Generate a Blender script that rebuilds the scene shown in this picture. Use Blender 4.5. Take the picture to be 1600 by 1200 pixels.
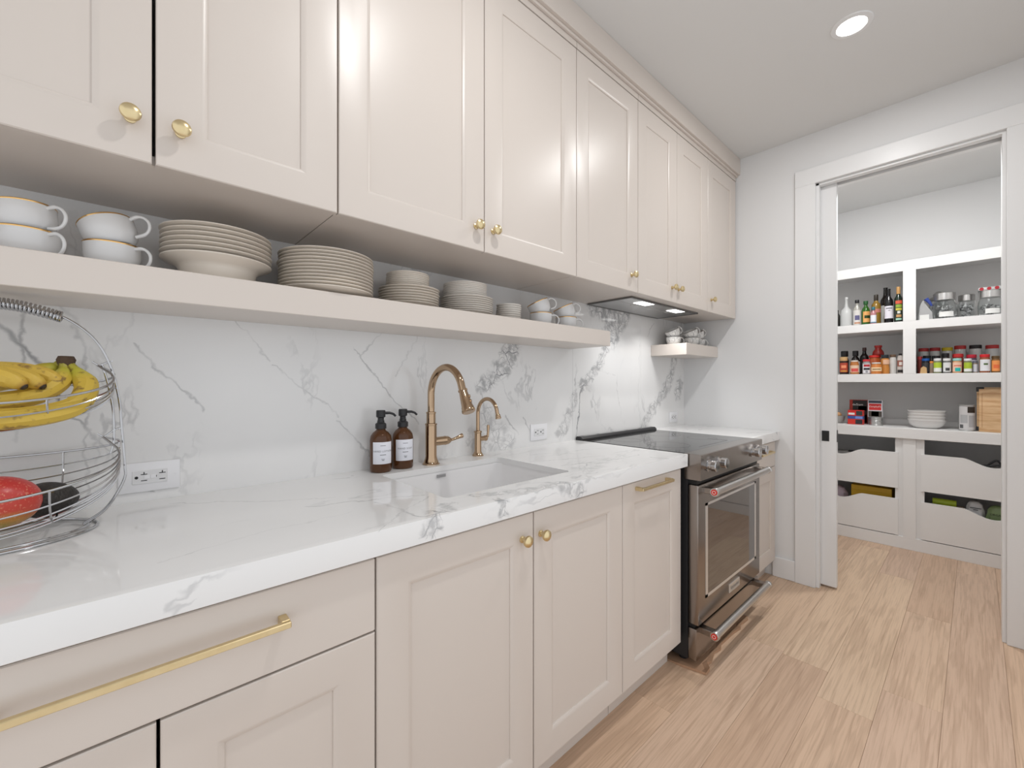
import bpy, bmesh, math, random
from mathutils import Vector, Matrix
random.seed(7)
for o in list(bpy.data.objects): bpy.data.objects.remove(o, do_unlink=True)
S = bpy.context.scene
COL = S.collection
# ------------------------------------------------------------------ camera
cd = bpy.data.cameras.new('camera'); cam = bpy.data.objects.new('camera', cd); COL.objects.link(cam)
cd.sensor_width = 36; cd.lens = 36 * 667 / 1600; cd.clip_start = 0.02
cd.shift_y = -2 / 1600
cam.location = (0, -1.45, 1.22); cam.rotation_euler = (math.pi / 2, 0, math.radians(47.35 - 90))
S.camera = cam
# ------------------------------------------------------------------ world, light level, exposure
W = bpy.data.worlds.new('world'); S.world = W; W.use_nodes = True
W.node_tree.nodes['Background'].inputs[0].default_value = (0.97, 0.99, 1.015, 1)
W.node_tree.nodes['Background'].inputs[1].default_value = 1.02       # daylight of the open kitchen behind the camera
DOWNLIGHT_W = 7.4
PANTRY_W = 16.5
HOOD_W = 1.1
vs = S.view_settings
vs.view_transform = 'Standard'; vs.look = 'None'; vs.gamma = 1; vs.use_curve_mapping = False
vs.exposure = 0.0
# ------------------------------------------------------------------ materials
MATS = {}
def pmat(name, col, rough=.5, metal=0, trans=0, ior=1.45, spec=None, coat=0, emit=None, es=0, alpha=1):
    if name in MATS: return MATS[name]
    m = bpy.data.materials.new(name); m.use_nodes = True
    b = m.node_tree.nodes['Principled BSDF']
    b.inputs['Base Color'].default_value = (*col, 1)
    b.inputs['Roughness'].default_value = rough
    b.inputs['Metallic'].default_value = metal
    b.inputs['Transmission Weight'].default_value = trans
    b.inputs['IOR'].default_value = ior
    b.inputs['Coat Weight'].default_value = coat
    if spec is not None: b.inputs['Specular IOR Level'].default_value = spec
    if emit: b.inputs['Emission Color'].default_value = (*emit, 1); b.inputs['Emission Strength'].default_value = es
    MATS[name] = m
    return m
def hexc(r, g, b):
    f = lambda c: (c / 255 / 12.92) if c / 255 <= .04045 else ((c / 255 + .055) / 1.055) ** 2.4
    return (f(r), f(g), f(b))
def flat(r, g, b, rough=.45, metal=0):
    return pmat('paint_%d_%d_%d_%d' % (r, g, b, int(rough * 100 + metal)), hexc(r, g, b), rough, metal)
class NT:
    def __init__(s, m): s.t = m.node_tree; s.n = s.t.nodes; s.l = s.t.links; s.b = s.n['Principled BSDF']
    def new(s, kind, **kw):
        n = s.n.new(kind)
        for k, v in kw.items(): setattr(n, k, v)
        return n
    def put(s, sock, v):
        if hasattr(v, 'links') or isinstance(v, bpy.types.NodeSocket): s.l.new(v, sock)
        else: sock.default_value = v
    def math(s, op, a, b=0.0, clamp=False):
        n = s.new('ShaderNodeMath', operation=op, use_clamp=clamp); s.put(n.inputs[0], a); s.put(n.inputs[1], b); return n.outputs[0]
    def vec(s, op, a, b=None, scale=None):
        n = s.new('ShaderNodeVectorMath', operation=op); s.put(n.inputs[0], a)
        if b is not None: s.put(n.inputs[1], b)
        if scale is not None: s.put(n.inputs['Scale'], scale)
        return n.outputs['Value'] if op in ('LENGTH', 'DOT_PRODUCT') else n.outputs[0]
    def noise(s, v, scale, detail=3, rough=.5, dist=0):
        n = s.new('ShaderNodeTexNoise'); s.put(n.inputs['Vector'], v)
        n.inputs['Scale'].default_value = scale; n.inputs['Detail'].default_value = detail
        n.inputs['Roughness'].default_value = rough; n.inputs['Distortion'].default_value = dist
        return n
    def remap(s, v, a, b, c=0.0, d=1.0, smooth=True):
        n = s.new('ShaderNodeMapRange', interpolation_type='SMOOTHSTEP' if smooth else 'LINEAR')
        s.put(n.inputs[0], v); s.put(n.inputs[1], a); s.put(n.inputs[2], b); s.put(n.inputs[3], c); s.put(n.inputs[4], d); return n.outputs[0]
    def mix(s, f, a, b):
        n = s.new('ShaderNodeMix', data_type='RGBA'); s.put(n.inputs[0], f)
        for k, v in ((6, a), (7, b)):
            if isinstance(v, tuple): n.inputs[k].default_value = (*v, 1)
            else: s.l.new(v, n.inputs[k])
        return n.outputs[2]
    def ramp(s, v, stops):
        n = s.new('ShaderNodeValToRGB'); s.put(n.inputs[0], v); e = n.color_ramp.elements
        while len(e) < len(stops): e.new(.5)
        for k, (p, c) in enumerate(stops): e[k].position = p; e[k].color = (*c, 1)
        return n.outputs[0]
    def bump(s, h, strength, dist=.002):
        n = s.new('ShaderNodeBump'); n.inputs['Strength'].default_value = strength; n.inputs['Distance'].default_value = dist
        s.put(n.inputs['Height'], h); s.l.new(n.outputs[0], s.b.inputs['Normal'])
    def pos(s): return s.new('ShaderNodeNewGeometry').outputs['Position']
    def obj(s): return s.new('ShaderNodeTexCoord').outputs['Object']

def marble(name, keep, thin, heavy, seed=0.0):
    """polished white marble, grey veins at given places on the slab (2-D: x with y or z)"""
    m = pmat(name, (.8, .8, .8), .07); t = NT(m)
    if keep[1]:          # worktop: the veins fold down over the mitred front edge
        sp = t.new('ShaderNodeSeparateXYZ'); t.l.new(t.pos(), sp.inputs[0]); cb = t.new('ShaderNodeCombineXYZ')
        t.l.new(sp.outputs[0], cb.inputs[0]); t.put(cb.inputs[1], t.math('ADD', sp.outputs[1], t.math('SUBTRACT', sp.outputs[2], .915)))
        p0 = cb.outputs[0]
    else: p0 = t.vec('MULTIPLY', t.pos(), keep)
    w1 = t.vec('SCALE', t.vec('SUBTRACT', t.noise(p0, 4.5, 4).outputs['Color'], (.5, .5, .5)), scale=.10)
    w2 = t.vec('SCALE', t.vec('SUBTRACT', t.noise(p0, 34, 4).outputs['Color'], (.5, .5, .5)), scale=.030)
    w = t.vec('MULTIPLY', t.vec('ADD', w1, w2), keep)
    p = t.vec('ADD', p0, w)
    v3 = lambda a, b: (a, b, 0) if keep[1] else (a, 0, b)
    def seg(a, b):
        A = Vector(v3(*a)); D = Vector(v3(*b)) - A
        r = t.vec('SUBTRACT', p, tuple(A))
        k = t.math('MULTIPLY', t.vec('DOT_PRODUCT', r, tuple(D)), 1 / D.length_squared, clamp=True)
        return t.vec('LENGTH', t.vec('SUBTRACT', r, t.vec('SCALE', tuple(D), scale=k)))
    brk = t.remap(t.noise(p0, 9, 3).outputs['Fac'], .35, .65, .25, 1)
    total = None
    for a, b, wd, st in thin:
        q = t.math('MULTIPLY', t.remap(seg(a, b), 0, wd * .55, st, 0), brk)
        total = q if total is None else t.math('MAXIMUM', total, q)
    if heavy:
        band = None
        edge = t.math('MULTIPLY', t.math('SUBTRACT', t.noise(p0, 22, 3).outputs['Fac'], .5), .07)
        for a, b, wd, st in heavy:
            q = t.remap(t.math('ADD', seg(a, b), edge), wd * .35, wd * .85, st, 0)
            band = q if band is None else t.math('MAXIMUM', band, q)
        def crack(sc, hi):
            vo = t.new('ShaderNodeTexVoronoi', feature='DISTANCE_TO_EDGE'); t.put(vo.inputs['Vector'], p); vo.inputs['Scale'].default_value = sc
            return t.remap(vo.outputs['Distance'], 0, hi, 1, 0)
        lines = t.math('MAXIMUM', crack(13, .045), t.math('MULTIPLY', crack(36, .08), .65))
        fill = t.remap(t.noise(p, 26, 4).outputs['Fac'], .42, .64, 0, .66)
        h = t.math('MULTIPLY', band, t.math('MAXIMUM', t.math('MULTIPLY', lines, .85), fill))
        total = t.math('MAXIMUM', total, h)
    # faint wandering veins everywhere
    mp = t.new('ShaderNodeMapping'); t.put(mp.inputs['Vector'], p)
    mp.inputs['Rotation'].default_value = (0, .75, 0) if not keep[1] else (0, 0, .6)
    mp.inputs['Scale'].default_value = (1, 1, .35) if not keep[1] else (.35, 1, 1)
    mp.inputs['Location'].default_value = (seed, seed, seed)
    rid = t.math('ABSOLUTE', t.math('SUBTRACT', t.noise(mp.outputs[0], 3.2, 5, .6).outputs['Fac'], .5))
    faint = t.math('MULTIPLY', t.remap(rid, 0, .014, .34, 0), t.remap(t.noise(p0, 3.1, 2).outputs['Fac'], .45, .68))
    total = t.math('MAXIMUM', total, faint)
    cloud = t.remap(t.noise(p, 2.6, 4).outputs['Fac'], .35, .75, 0, .16)
    base = t.mix(cloud, (.80, .795, .79), (.60, .605, .615))
    t.l.new(t.mix(total, base, (.17, .175, .19)), t.b.inputs['Base Color'])
    return m
M_WALLMARBLE = marble('backsplash_marble', (1, 0, 1),
    thin=[((.03, 1.32), (.17, 1.14), .010, .45), ((-.10, 1.43), (-.05, 1.28), .012, .7), ((-.05, 1.28), (-.06, .95), .009, .55),
          ((.60, 1.33), (.84, 1.06), .009, .5), ((.54, 1.09), (.67, .94), .009, .5), ((-.20, 1.36), (-.12, 1.24), .020, .75), ((-.15, 1.40), (-.17, 1.10), .014, .6), ((-.12, 1.20), (.06, .93), .009, .6),
          ((.20, 1.46), (.35, 1.28), .008, .3), ((.36, 1.27), (.55, 1.10), .008, .35), ((.70, 1.40), (.62, 1.30), .008, .35), ((.83, 1.40), (.74, 1.26), .009, .4), ((1.30, 1.40), (1.24, 1.44), .01, .6),
          ((1.155, 1.19), (1.19, 1.05), .012, .55), ((1.40, 1.06), (1.46, .95), .012, .5), ((1.30, 1.07), (1.36, .98), .012, .5),
          ((1.86, 1.16), (1.80, .93), .012, .8), ((1.90, 1.21), (1.86, 1.15), .012, .8), ((2.44, 1.50), (2.43, .95), .006, .35), ((2.0, 1.28), (2.18, 1.26), .006, .4), ((2.62, 1.62), (2.55, 1.52), .01, .5)],
    heavy=[((1.335, 1.37), (1.28, 1.27), .075, 1.0), ((1.28, 1.27), (1.17, 1.20), .06, .9), ((1.20, 1.06), (1.29, .95), .085, .55), ((1.10, .98), (1.25, .93), .07, .5),
           ((2.27, 1.64), (2.12, 1.50), .11, .95), ((1.95, 1.64), (2.2, 1.60), .08, .9), ((2.12, 1.50), (2.03, 1.34), .05, .9), ((2.03, 1.34), (1.88, 1.19), .055, .85), ((1.80, 1.13), (1.66, .95), .05, .6),
           ((2.92, 1.45), (2.84, 1.22), .07, .8), ((2.84, 1.22), (2.60, 1.04), .07, .75), ((2.60, 1.04), (2.47, .93), .06, .7), ((2.99, 1.22), (2.95, 1.13), .06, .8)])
M_COUNTER = marble('counter_marble', (1, 1, 0),
    thin=[((.34, -.33), (.62, -.42), .009, .4), ((.10, -.07), (.42, -.30), .008, .35), ((.48, -.40), (.53, -.62), .010, .55), ((.62, -.44), (.40, -.62), .006, .3), ((.05, -.50), (.40, -.44), .006, .2),
          ((1.18, -.30), (1.50, -.40), .008, .45), ((1.20, -.42), (1.62, -.50), .010, .45), ((1.28, -.18), (1.70, -.30), .008, .4), ((1.3, -.45), (1.1, -.62), .010, .5), ((1.60, -.56), (1.63, -.62), .012, .7), ((2.8, -.5), (3.0, -.62), .02, .6)],
    heavy=[((.60, -.56), (.52, -.64), .045, .7), ((.735, -.60), (.75, -.64), .03, 1.0), ((.70, -.52), (.92, -.60), .035, .6), ((.94, -.59), (1.05, -.64), .05, .75), ((1.20, -.52), (1.45, -.44), .05, .4)], seed=4.0)

def cabinet_paint():
    m = pmat('greige_cabinet_paint', hexc(212, 203, 195), .32); t = NT(m)
    t.bump(t.noise(t.pos(), 260, 2).outputs['Fac'], .03, .001)
    return m
M_CAB = cabinet_paint()
M_WALL = pmat('white_wall_paint', hexc(226, 226, 226), .6); t = NT(M_WALL); t.bump(t.noise(t.pos(), 180, 3).outputs['Fac'], .06, .001)
M_CEIL = pmat('ceiling_paint', hexc(222, 222, 221), .8); t = NT(M_CEIL); t.bump(t.noise(t.pos(), 120, 3).outputs['Fac'], .08, .001)
M_TRIM = pmat('white_trim_paint', hexc(230, 230, 230), .35)
M_PANTRY = pmat('pantry_white_paint', hexc(228, 227, 226), .42)
M_BRASS = pmat('brushed_brass', (.72, .58, .33), .28, 1); t = NT(M_BRASS)
t.l.new(t.mix(t.noise(t.obj(), 60, 2).outputs['Fac'], (.68, .54, .29), (.80, .67, .42)), t.b.inputs['Base Color'])
M_FAUCET = pmat('polished_bronze_brass', (.47, .335, .22), .06, 1)
M_CHROME = pmat('chrome_wire', (.50, .50, .51), .14, 1)
M_STEEL = pmat('brushed_steel', (.62, .61, .60), .28, 1)
M_BLKSTEEL = pmat('dark_stainless', (.33, .295, .27), .24, 1)
M_BLACK = pmat('black_enamel', (.022, .022, .024), .35)
M_GAP = pmat('black_plastic', (.012, .012, .012), .5)
M_GLASSTOP = pmat('black_ceramic_glass', (.02, .02, .02), .03, spec=.9)
M_OVENGLASS = pmat('oven_window_glass', (.035, .03, .028), .03, spec=1.0, ior=1.9)
M_WHITEPL = pmat('white_plastic', (.80, .80, .82), .3)
M_PORC = pmat('white_porcelain', (.82, .82, .82), .12, coat=.3)
M_CREAM = pmat('cream_stoneware', hexc(226, 217, 205), .28)
M_WARMW = pmat('white_stoneware', hexc(228, 222, 214), .3)
M_GOLD = pmat('gold_rim', (.80, .50, .20), .2, 1)
M_GREYRIM = pmat('grey_rim', (.22, .21, .2), .4)
M_SINK = pmat('white_fireclay', (.84, .83, .83), .15)
M_AMBER = pmat('amber_glass', (.15, .058, .02), .05, trans=.5, ior=1.45)
M_PUMP = pmat('black_pump_plastic', (.018, .018, .02), .38)
M_PAPER = pmat('white_label_paper', (.78, .79, .85), .6)
M_INK = pmat('dark_print', (.10, .10, .11), .6)
M_GLASS = pmat('clear_glass', (.93, .95, .95), .03, trans=1.0, ior=1.3)
M_EMIT = pmat('lamp_lens', (1, 1, 1), .4, emit=(1, .97, .92), es=9)
M_HOODLED = pmat('hood_led_lens', (1, 1, 1), .4, emit=(1, .98, .95), es=3)
M_CARD = pmat('cardboard', hexc(176, 140, 112), .8)

def plank_mat():
    m = pmat('oak_plank', (.5, .35, .25), .42); t = NT(m)
    oi = t.new('ShaderNodeObjectInfo'); rnd = oi.outputs['Random']
    off = t.new('ShaderNodeCombineXYZ'); t.put(off.inputs[0], t.math('MULTIPLY', rnd, 37.0)); t.put(off.inputs[1], t.math('MULTIPLY', rnd, 11.0))
    p = t.vec('ADD', t.pos(), off.outputs[0])
    mp = t.new('ShaderNodeMapping'); t.put(mp.inputs['Vector'], p); mp.inputs['Scale'].default_value = (.8, 11, 1)
    warp = t.noise(mp.outputs[0], 1.3, 3, .55)
    wv = t.math('MULTIPLY', warp.outputs['Fac'], 26.0)
    rings = t.math('SINE', wv)
    fine = t.new('ShaderNodeMapping'); t.put(fine.inputs['Vector'], p); fine.inputs['Scale'].default_value = (3.5, 130, 1)
    fn = t.noise(fine.outputs[0], 1.0, 4, .65).outputs['Fac']
    tint = t.ramp(rnd, [(0, hexc(214, 184, 157)), (.3, hexc(202, 172, 147)), (.55, hexc(218, 191, 163)), (.8, hexc(205, 176, 154)), (1, hexc(216, 188, 159))])
    dark = t.mix(t.remap(rings, .2, 1, 0, .24), tint, hexc(156, 126, 102))
    dark = t.mix(t.remap(fn, .42, .75, 0, .5), dark, hexc(152, 122, 98))
    knot = t.remap(t.noise(t.vec('MULTIPLY', p, (.7, 1.6, 1)), 3.6, 3).outputs['Fac'], .64, .76, 0, .5)
    dark = t.mix(knot, dark, hexc(112, 92, 76))
    t.l.new(dark, t.b.inputs['Base Color'])
    t.bump(fn, .12, .001)
    return m
M_PLANK = plank_mat()
M_SUB = pmat('subfloor', (.12, .085, .06), .8)
def wood_mat(name, c1, c2):
    m = pmat(name, c1, .5); t = NT(m)
    mp = t.new('ShaderNodeMapping'); t.put(mp.inputs['Vector'], t.obj()); mp.inputs['Scale'].default_value = (30, 5, 45)
    t.l.new(t.mix(t.remap(t.noise(mp.outputs[0], 1, 4, .6).outputs['Fac'], .35, .7), c1, c2), t.b.inputs['Base Color'])
    return m
M_BOARD = wood_mat('maple_board', hexc(222, 188, 146), hexc(196, 152, 108))

# ------------------------------------------------------------------ geometry helpers
class B:
    def __init__(s): s.bm = bmesh.new()
    def box(s, x0, x1, y0, y1, z0, z1, bev=0, seg=1):
        x0, x1 = min(x0, x1), max(x0, x1); y0, y1 = min(y0, y1), max(y0, y1); z0, z1 = min(z0, z1), max(z0, z1)
        bm = s.bm
        v = [bm.verts.new((x, y, z)) for z in (z0, z1) for y in (y0, y1) for x in (x0, x1)]
        fs = [bm.faces.new([v[i] for i in f]) for f in ((0, 2, 3, 1), (4, 5, 7, 6), (0, 1, 5, 4), (2, 6, 7, 3), (0, 4, 6, 2), (1, 3, 7, 5))]
        if bev: bmesh.ops.bevel(bm, geom=list({e for f in fs for e in f.edges}), offset=bev, segments=seg, affect='EDGES', profile=.5)
        return s
    def lathe(s, prof, c=(0, 0, 0), seg=32, axis='z', a0=0, a1=None, cap=True):
        bm = s.bm; full = a1 is None; n = seg if full else seg + 1; sp = 2 * math.pi if full else a1 - a0
        rings = []
        for r, h in prof:
            ring = []
            for k in range(n):
                a = a0 + sp * k / seg; ca, sa = r * math.cos(a), r * math.sin(a)
                q = {'z': (ca, sa, h), 'y': (ca, h, sa), 'x': (h, ca, sa)}[axis]
                ring.append(bm.verts.new((c[0] + q[0], c[1] + q[1], c[2] + q[2])))
            rings.append(ring)
        for a, b in zip(rings, rings[1:]):
            for k in range(n if full else n - 1):
                bm.faces.new((a[k], a[(k + 1) % n], b[(k + 1) % n], b[k]))
        if cap and full:
            for ring, r in ((rings[0], prof[0][0]), (rings[-1], prof[-1][0])):
                if r > 1e-5: bm.faces.new(ring)
        bmesh.ops.remove_doubles(bm, verts=[v for r in rings for v in r], dist=1e-6)
        return s
    def tube(s, pts, r, n=8, closed=False, cap=True):
        bm = s.bm; pts = [Vector(p) for p in pts]; L = len(pts)
        rr = r if isinstance(r, (list, tuple)) else [r] * L
        tan = []
        for i in range(L):
            a = pts[(i - 1) % L] if closed or i else pts[i]; b = pts[(i + 1) % L] if closed or i < L - 1 else pts[i]
            d = b - a; tan.append(d.normalized() if d.length > 1e-9 else Vector((0, 0, 1)))
        up = Vector((0, 0, 1)) if abs(tan[0].z) < .9 else Vector((0, 1, 0))
        N = (up - tan[0] * up.dot(tan[0])).normalized(); rings = []
        for i in range(L):
            if i:
                N = N - tan[i] * N.dot(tan[i])
                N = N.normalized() if N.length > 1e-6 else tan[i].orthogonal().normalized()
            Bn = tan[i].cross(N)
            rings.append([bm.verts.new(pts[i] + (N * math.cos(2 * math.pi * k / n) + Bn * math.sin(2 * math.pi * k / n)) * rr[i]) for k in range(n)])
        for i in range(L if closed else L - 1):
            a, b = rings[i], rings[(i + 1) % L]
            for k in range(n): bm.faces.new((a[k], a[(k + 1) % n], b[(k + 1) % n], b[k]))
        if not closed and cap: bm.faces.new(rings[0][::-1]); bm.faces.new(rings[-1])
        return s
    def prism(s, poly, d0, d1, axis='x'):
        bm = s.bm
        def P(a, b, d): return {'x': (d, a, b), 'y': (a, d, b), 'z': (a, b, d)}[axis]
        A = [bm.verts.new(P(a, b, d0)) for a, b in poly]; C = [bm.verts.new(P(a, b, d1)) for a, b in poly]
        n = len(poly)
        bm.faces.new(A); bm.faces.new(C[::-1])
        for k in range(n): bm.faces.new((A[k], C[k], C[(k + 1) % n], A[(k + 1) % n]))
        return s
    def door(s, x0, x1, z0, z1, yf, th=.020, fw=.073):
        bm = s.bm
        def ring(i, y): return [bm.verts.new(q) for q in ((x0 + i, y, z0 + i), (x1 - i, y, z0 + i), (x1 - i, y, z1 - i), (x0 + i, y, z1 - i))]
        R = [ring(0, yf + th), ring(0, yf + .002), ring(.002, yf), ring(fw, yf), ring(fw + .011, yf + .006), ring(fw + .0115, yf + .009)]
        for a, b in zip(R, R[1:]):
            for k in range(4): bm.faces.new((a[k], a[(k + 1) % 4], b[(k + 1) % 4], b[k]))
        bm.faces.new(R[-1]); bm.faces.new(R[0][::-1])
        return s
ORG = {}
def mk(name, b, mat, parent=None, org=None, kind=None, smooth=35):
    """link the collected shape (world coordinates) as one mesh object"""
    bm = b.bm
    o0 = Vector(ORG[parent.name]) if parent is not None else Vector(org or (0, 0, 0))
    bmesh.ops.recalc_face_normals(bm, faces=bm.faces[:])
    if o0.length: bmesh.ops.translate(bm, verts=bm.verts[:], vec=-o0)
    me = bpy.data.meshes.new(name); bm.to_mesh(me); bm.free()
    if smooth: me.shade_smooth(); me.set_sharp_from_angle(angle=math.radians(smooth))
    if mat: me.materials.append(mat)
    o = bpy.data.objects.new(name, me); COL.objects.link(o)
    if parent is not None: o.parent = parent
    else: o.location = o0
    ORG[o.name] = tuple(o0)
    if kind: o['kind'] = kind
    return o
def tag(o, label, cat, group=None):
    o['label'] = label; o['category'] = cat
    if group: o['group'] = group
    return o
def thing(name, label, cat, loc=(0, 0, 0), group=None):
    o = bpy.data.objects.new(name, None); o.empty_display_size = .05; COL.objects.link(o); o.location = loc; ORG[o.name] = tuple(loc)
    return tag(o, label, cat, group)
def dup(root, loc, rot=None, label=None, group=None):
    def cp(o, par):
        c = o.copy(); COL.objects.link(c)
        if par is not None: c.parent = par
        for ch in [q for q in o.children]: cp(ch, c)
        return c
    r = cp(root, None); r.location = loc
    if rot is not None: r.rotation_euler = rot
    if label: r['label'] = label
    if group: r['group'] = group
    return r
def text_geo(s, size, spacing=1.0):
    c = bpy.data.curves.new('lettering', 'FONT'); c.body = s; c.size = size; c.align_x = 'CENTER'; c.align_y = 'CENTER'; c.space_character = spacing; c.resolution_u = 2
    o = bpy.data.objects.new('lettering', c); COL.objects.link(o)
    bpy.context.view_layer.update()
    me = bpy.data.meshes.new_from_object(o.evaluated_get(bpy.context.evaluated_depsgraph_get()))
    vs_ = [tuple(v.co) for v in me.vertices]; fs = [tuple(p.vertices) for p in me.polygons]
    bpy.data.objects.remove(o); bpy.data.curves.remove(c); bpy.data.meshes.remove(me)
    return vs_, fs
def text_on(b, s, size, fn, spacing=1.0):
    v, f = text_geo(s, size, spacing)
    q = [b.bm.verts.new(fn(x, y)) for x, y, z in v]
    for p in f:
        try: b.bm.faces.new([q[i] for i in p])
        except ValueError: pass
    return b
ORD = ['first', 'second', 'third', 'fourth', 'fifth', 'sixth', 'seventh', 'eighth', 'ninth', 'tenth', 'eleventh', 'twelfth', 'thirteenth']

# ------------------------------------------------------------------ the setting
XE = 3.056; ZC = 2.713; YO = -1.95; PX = 4.68; PYL, PYR = -.33, -1.93
floor = mk('floor', B().box(-1.05, 4.8, -2.06, .12, -.05, -.014), M_SUB, kind='structure')
ORG[floor.name] = (0, 0, 0)
mk('ceiling', B().box(-1.05, 4.8, -2.06, .12, ZC, ZC + .08), M_CEIL, kind='structure')
wall_back = mk('wall_back', B().box(-1.05, XE + .13, .0152, .12, -.014, ZC), M_WALL, kind='structure')
for a, b_ in ((-1.0, 1.7743), (1.7757, 2.4533), (2.4547, XE)):
    mk('backsplash_slab', B().box(a, b_, 0, .015, .895, 1.662, .0008), M_WALLMARBLE, wall_back)
b = B()
b.box(XE, XE + .124, -.25, .0152, -.014, ZC)                      # solid end of the pocket wall
b.box(XE, XE + .040, -.806, -.25, -.014, ZC).box(XE + .086, XE + .124, -.806, -.25, -.014, ZC)   # two skins of the pocket
b.box(XE, XE + .124, YO - .1, -1.549, -.014, ZC)
b.box(XE, XE + .124, -1.549, -.806, 2.47, ZC)
b.box(XE, XE + .040, -1.549, -.806, 2.405, 2.47).box(XE + .086, XE + .124, -1.549, -.806, 2.405, 2.47)
mk('wall_end', b, M_WALL, kind='structure')
mk('wall_opposite', B().box(2.2, XE, YO - .1, YO, -.014, ZC), M_WALL, kind='structure')
mk('wall_pantry_left', B().box(XE + .124, PX, PYL, PYL + .1, -.014, ZC), M_WALL, kind='structure')
mk('wall_pantry_right', B().box(XE + .124, PX, PYR - .1, PYR, -.014, ZC), M_WALL, kind='structure')
mk('wall_pantry_back', B().box(PX, PX + .1, PYR - .1, PYL + .1, -.014, ZC), M_WALL, kind='structure')
# door casing
T = .018
mk('trim_1', B().box(XE - T, XE, -.806, -.702, 0, 2.405, .002), M_TRIM, kind='structure')
mk('trim_2', B().box(XE - T, XE, -1.653, -1.549, 0, 2.405, .002), M_TRIM, kind='structure')
mk('trim_3', B().box(XE - T, XE, -1.653, -.702, 2.405, 2.503, .002), M_TRIM, kind='structure')
# jamb linings
mk('trim_4', B().box(XE + .002, XE + .040, -.822, -.806, 0, 2.405, .001).box(XE + .086, XE + .122, -.822, -.806, 0, 2.405, .001), M_TRIM, kind='structure')
mk('trim_5', B().box(XE + .002, XE + .122, -1.549, -1.535, 0, 2.392, .001), M_TRIM, kind='structure')
mk('trim_6', B().box(XE + .002, XE + .040, -1.549, -.806, 2.392, 2.405, .001).box(XE + .086, XE + .122, -1.549, -.806, 2.392, 2.405, .001), M_TRIM, kind='structure')
mk('trim_7', B().box(XE + .050, XE + .076, -1.53, -.83, 2.44, 2.47), M_STEEL, kind='structure')   # sliding track
def base_prof(x0, x1, y0, y1): return B().box(x0, x1, y0, y1, 0, .125, .003)
mk('baseboard_end', base_prof(XE - .015, XE, -.702, -.578), M_TRIM, kind='structure')
mk('baseboard_end_right', base_prof(XE - .015, XE, YO, -1.653), M_TRIM, kind='structure')
mk('baseboard_opposite', base_prof(2.2, XE - .015, YO, YO + .015), M_TRIM, kind='structure')
mk('baseboard_pantry_right', base_prof(XE + .124, 4.24, PYR, PYR + .015), M_TRIM, kind='structure')
mk('baseboard_pantry_left', base_prof(XE + .124, 4.24, PYL - .015, PYL), M_TRIM, kind='structure')
# crown board on top of the wall cabinets
mk('trim_8', B().box(-1.0, XE, -.36, -.002, 2.602, ZC).box(-1.0, XE, -.386, -.36, 2.607, ZC, .002).box(-1.0, XE, -.372, -.36, 2.596, 2.607, .002), M_CAB, kind='structure')
# pocket door
door = mk('door_1', B().box(XE + .046, XE + .080, -.897, -.27, .012, 2.398, .002), M_TRIM, kind='structure'); ORG[door.name] = (0, 0, 0)
b = B().box(XE + .043, XE + .0475, -.862, -.826, .872, .934, .001); mk('pocket_pull', b, M_BLACK, door)
mk('pull_recess', B().box(XE + .0415, XE + .0432, -.856, -.832, .88, .926), M_GAP, door)
mk('edge_plate', B().box(XE + .052, XE + .074, -.899, -.8965, .87, .94), M_BLACK, door)
# floor planks, running along the counter
PW = .1695
joints = {0: [2.4], 1: [1.1, 3.3], 2: [.5, 2.55, 4.4], 3: [1.5, 2.58, 4.15], 4: [-.2, 2.22, 3.9], 5: [.8, 2.2, 4.1], 6: [2.0, 3.6], 7: [1.2, 2.235, 3.1], 8: [.2, 3.98], 9: [1.6, 3.3], 10: [.5, 2.4], 11: [1.1, 3.0], 12: [.1, 2.2]}
y0 = -.86 + 5 * PW
for r in range(-1, 12):
    ya, yb = y0 - r * PW, y0 - (r + 1) * PW
    ya = min(ya, .12); yb = max(yb, -2.06)
    if ya - yb < .01: continue
    js = [-1.05] + joints.get(r, [random.uniform(-.5, .6), random.uniform(1.6, 2.6), random.uniform(3.4, 4.2)]) + [4.72]
    extra = []
    for a, c in zip(js, js[1:]):
        extra.append(a)
        if c - a > 2.4: extra.append(a + (c - a) * random.uniform(.4, .6))
    js = extra + [js[-1]]
    for a, c in zip(js, js[1:]):
        mk('floor_plank', B().box(a + .0002, c - .0002, yb + .0003, ya - .0003, -.014, random.uniform(-.0005, 0), .0006), M_PLANK, floor)

# ceiling lights (recessed)
def downlight(x, y, label, watts, z=ZC):
    t_ = thing('recessed_light', label, 'light', (x, y, z), 'recessed ceiling lights')
    mk('trim_ring', B().lathe([(.050, -.001), (.052, -.006), (.070, -.004), (.072, 0)], (x, y, z), 40, cap=False), M_TRIM, t_)
    mk('lens', B().lathe([(0, -.0015), (.0505, -.0015)], (x, y, z), 40, cap=False), M_EMIT, t_)
    l = bpy.data.lights.new('lamp', 'AREA'); l.shape = 'DISK'; l.size = .10; l.energy = watts; l.color = (1, .995, .985)
    o = bpy.data.objects.new('lamp', l); COL.objects.link(o); o.parent = t_; o.location = (0, 0, -.008)
downlight(2.25, -1.10, 'round recessed ceiling light near the pantry doorway, in front of the range', DOWNLIGHT_W)
downlight(.75, -1.10, 'round recessed ceiling light in front of the sink cabinet', DOWNLIGHT_W)
downlight(3.42, -1.12, 'added round ceiling light, out of view, that brightens the pantry', PANTRY_W)  # unseen lamp added to light the enclosed pantry

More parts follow.
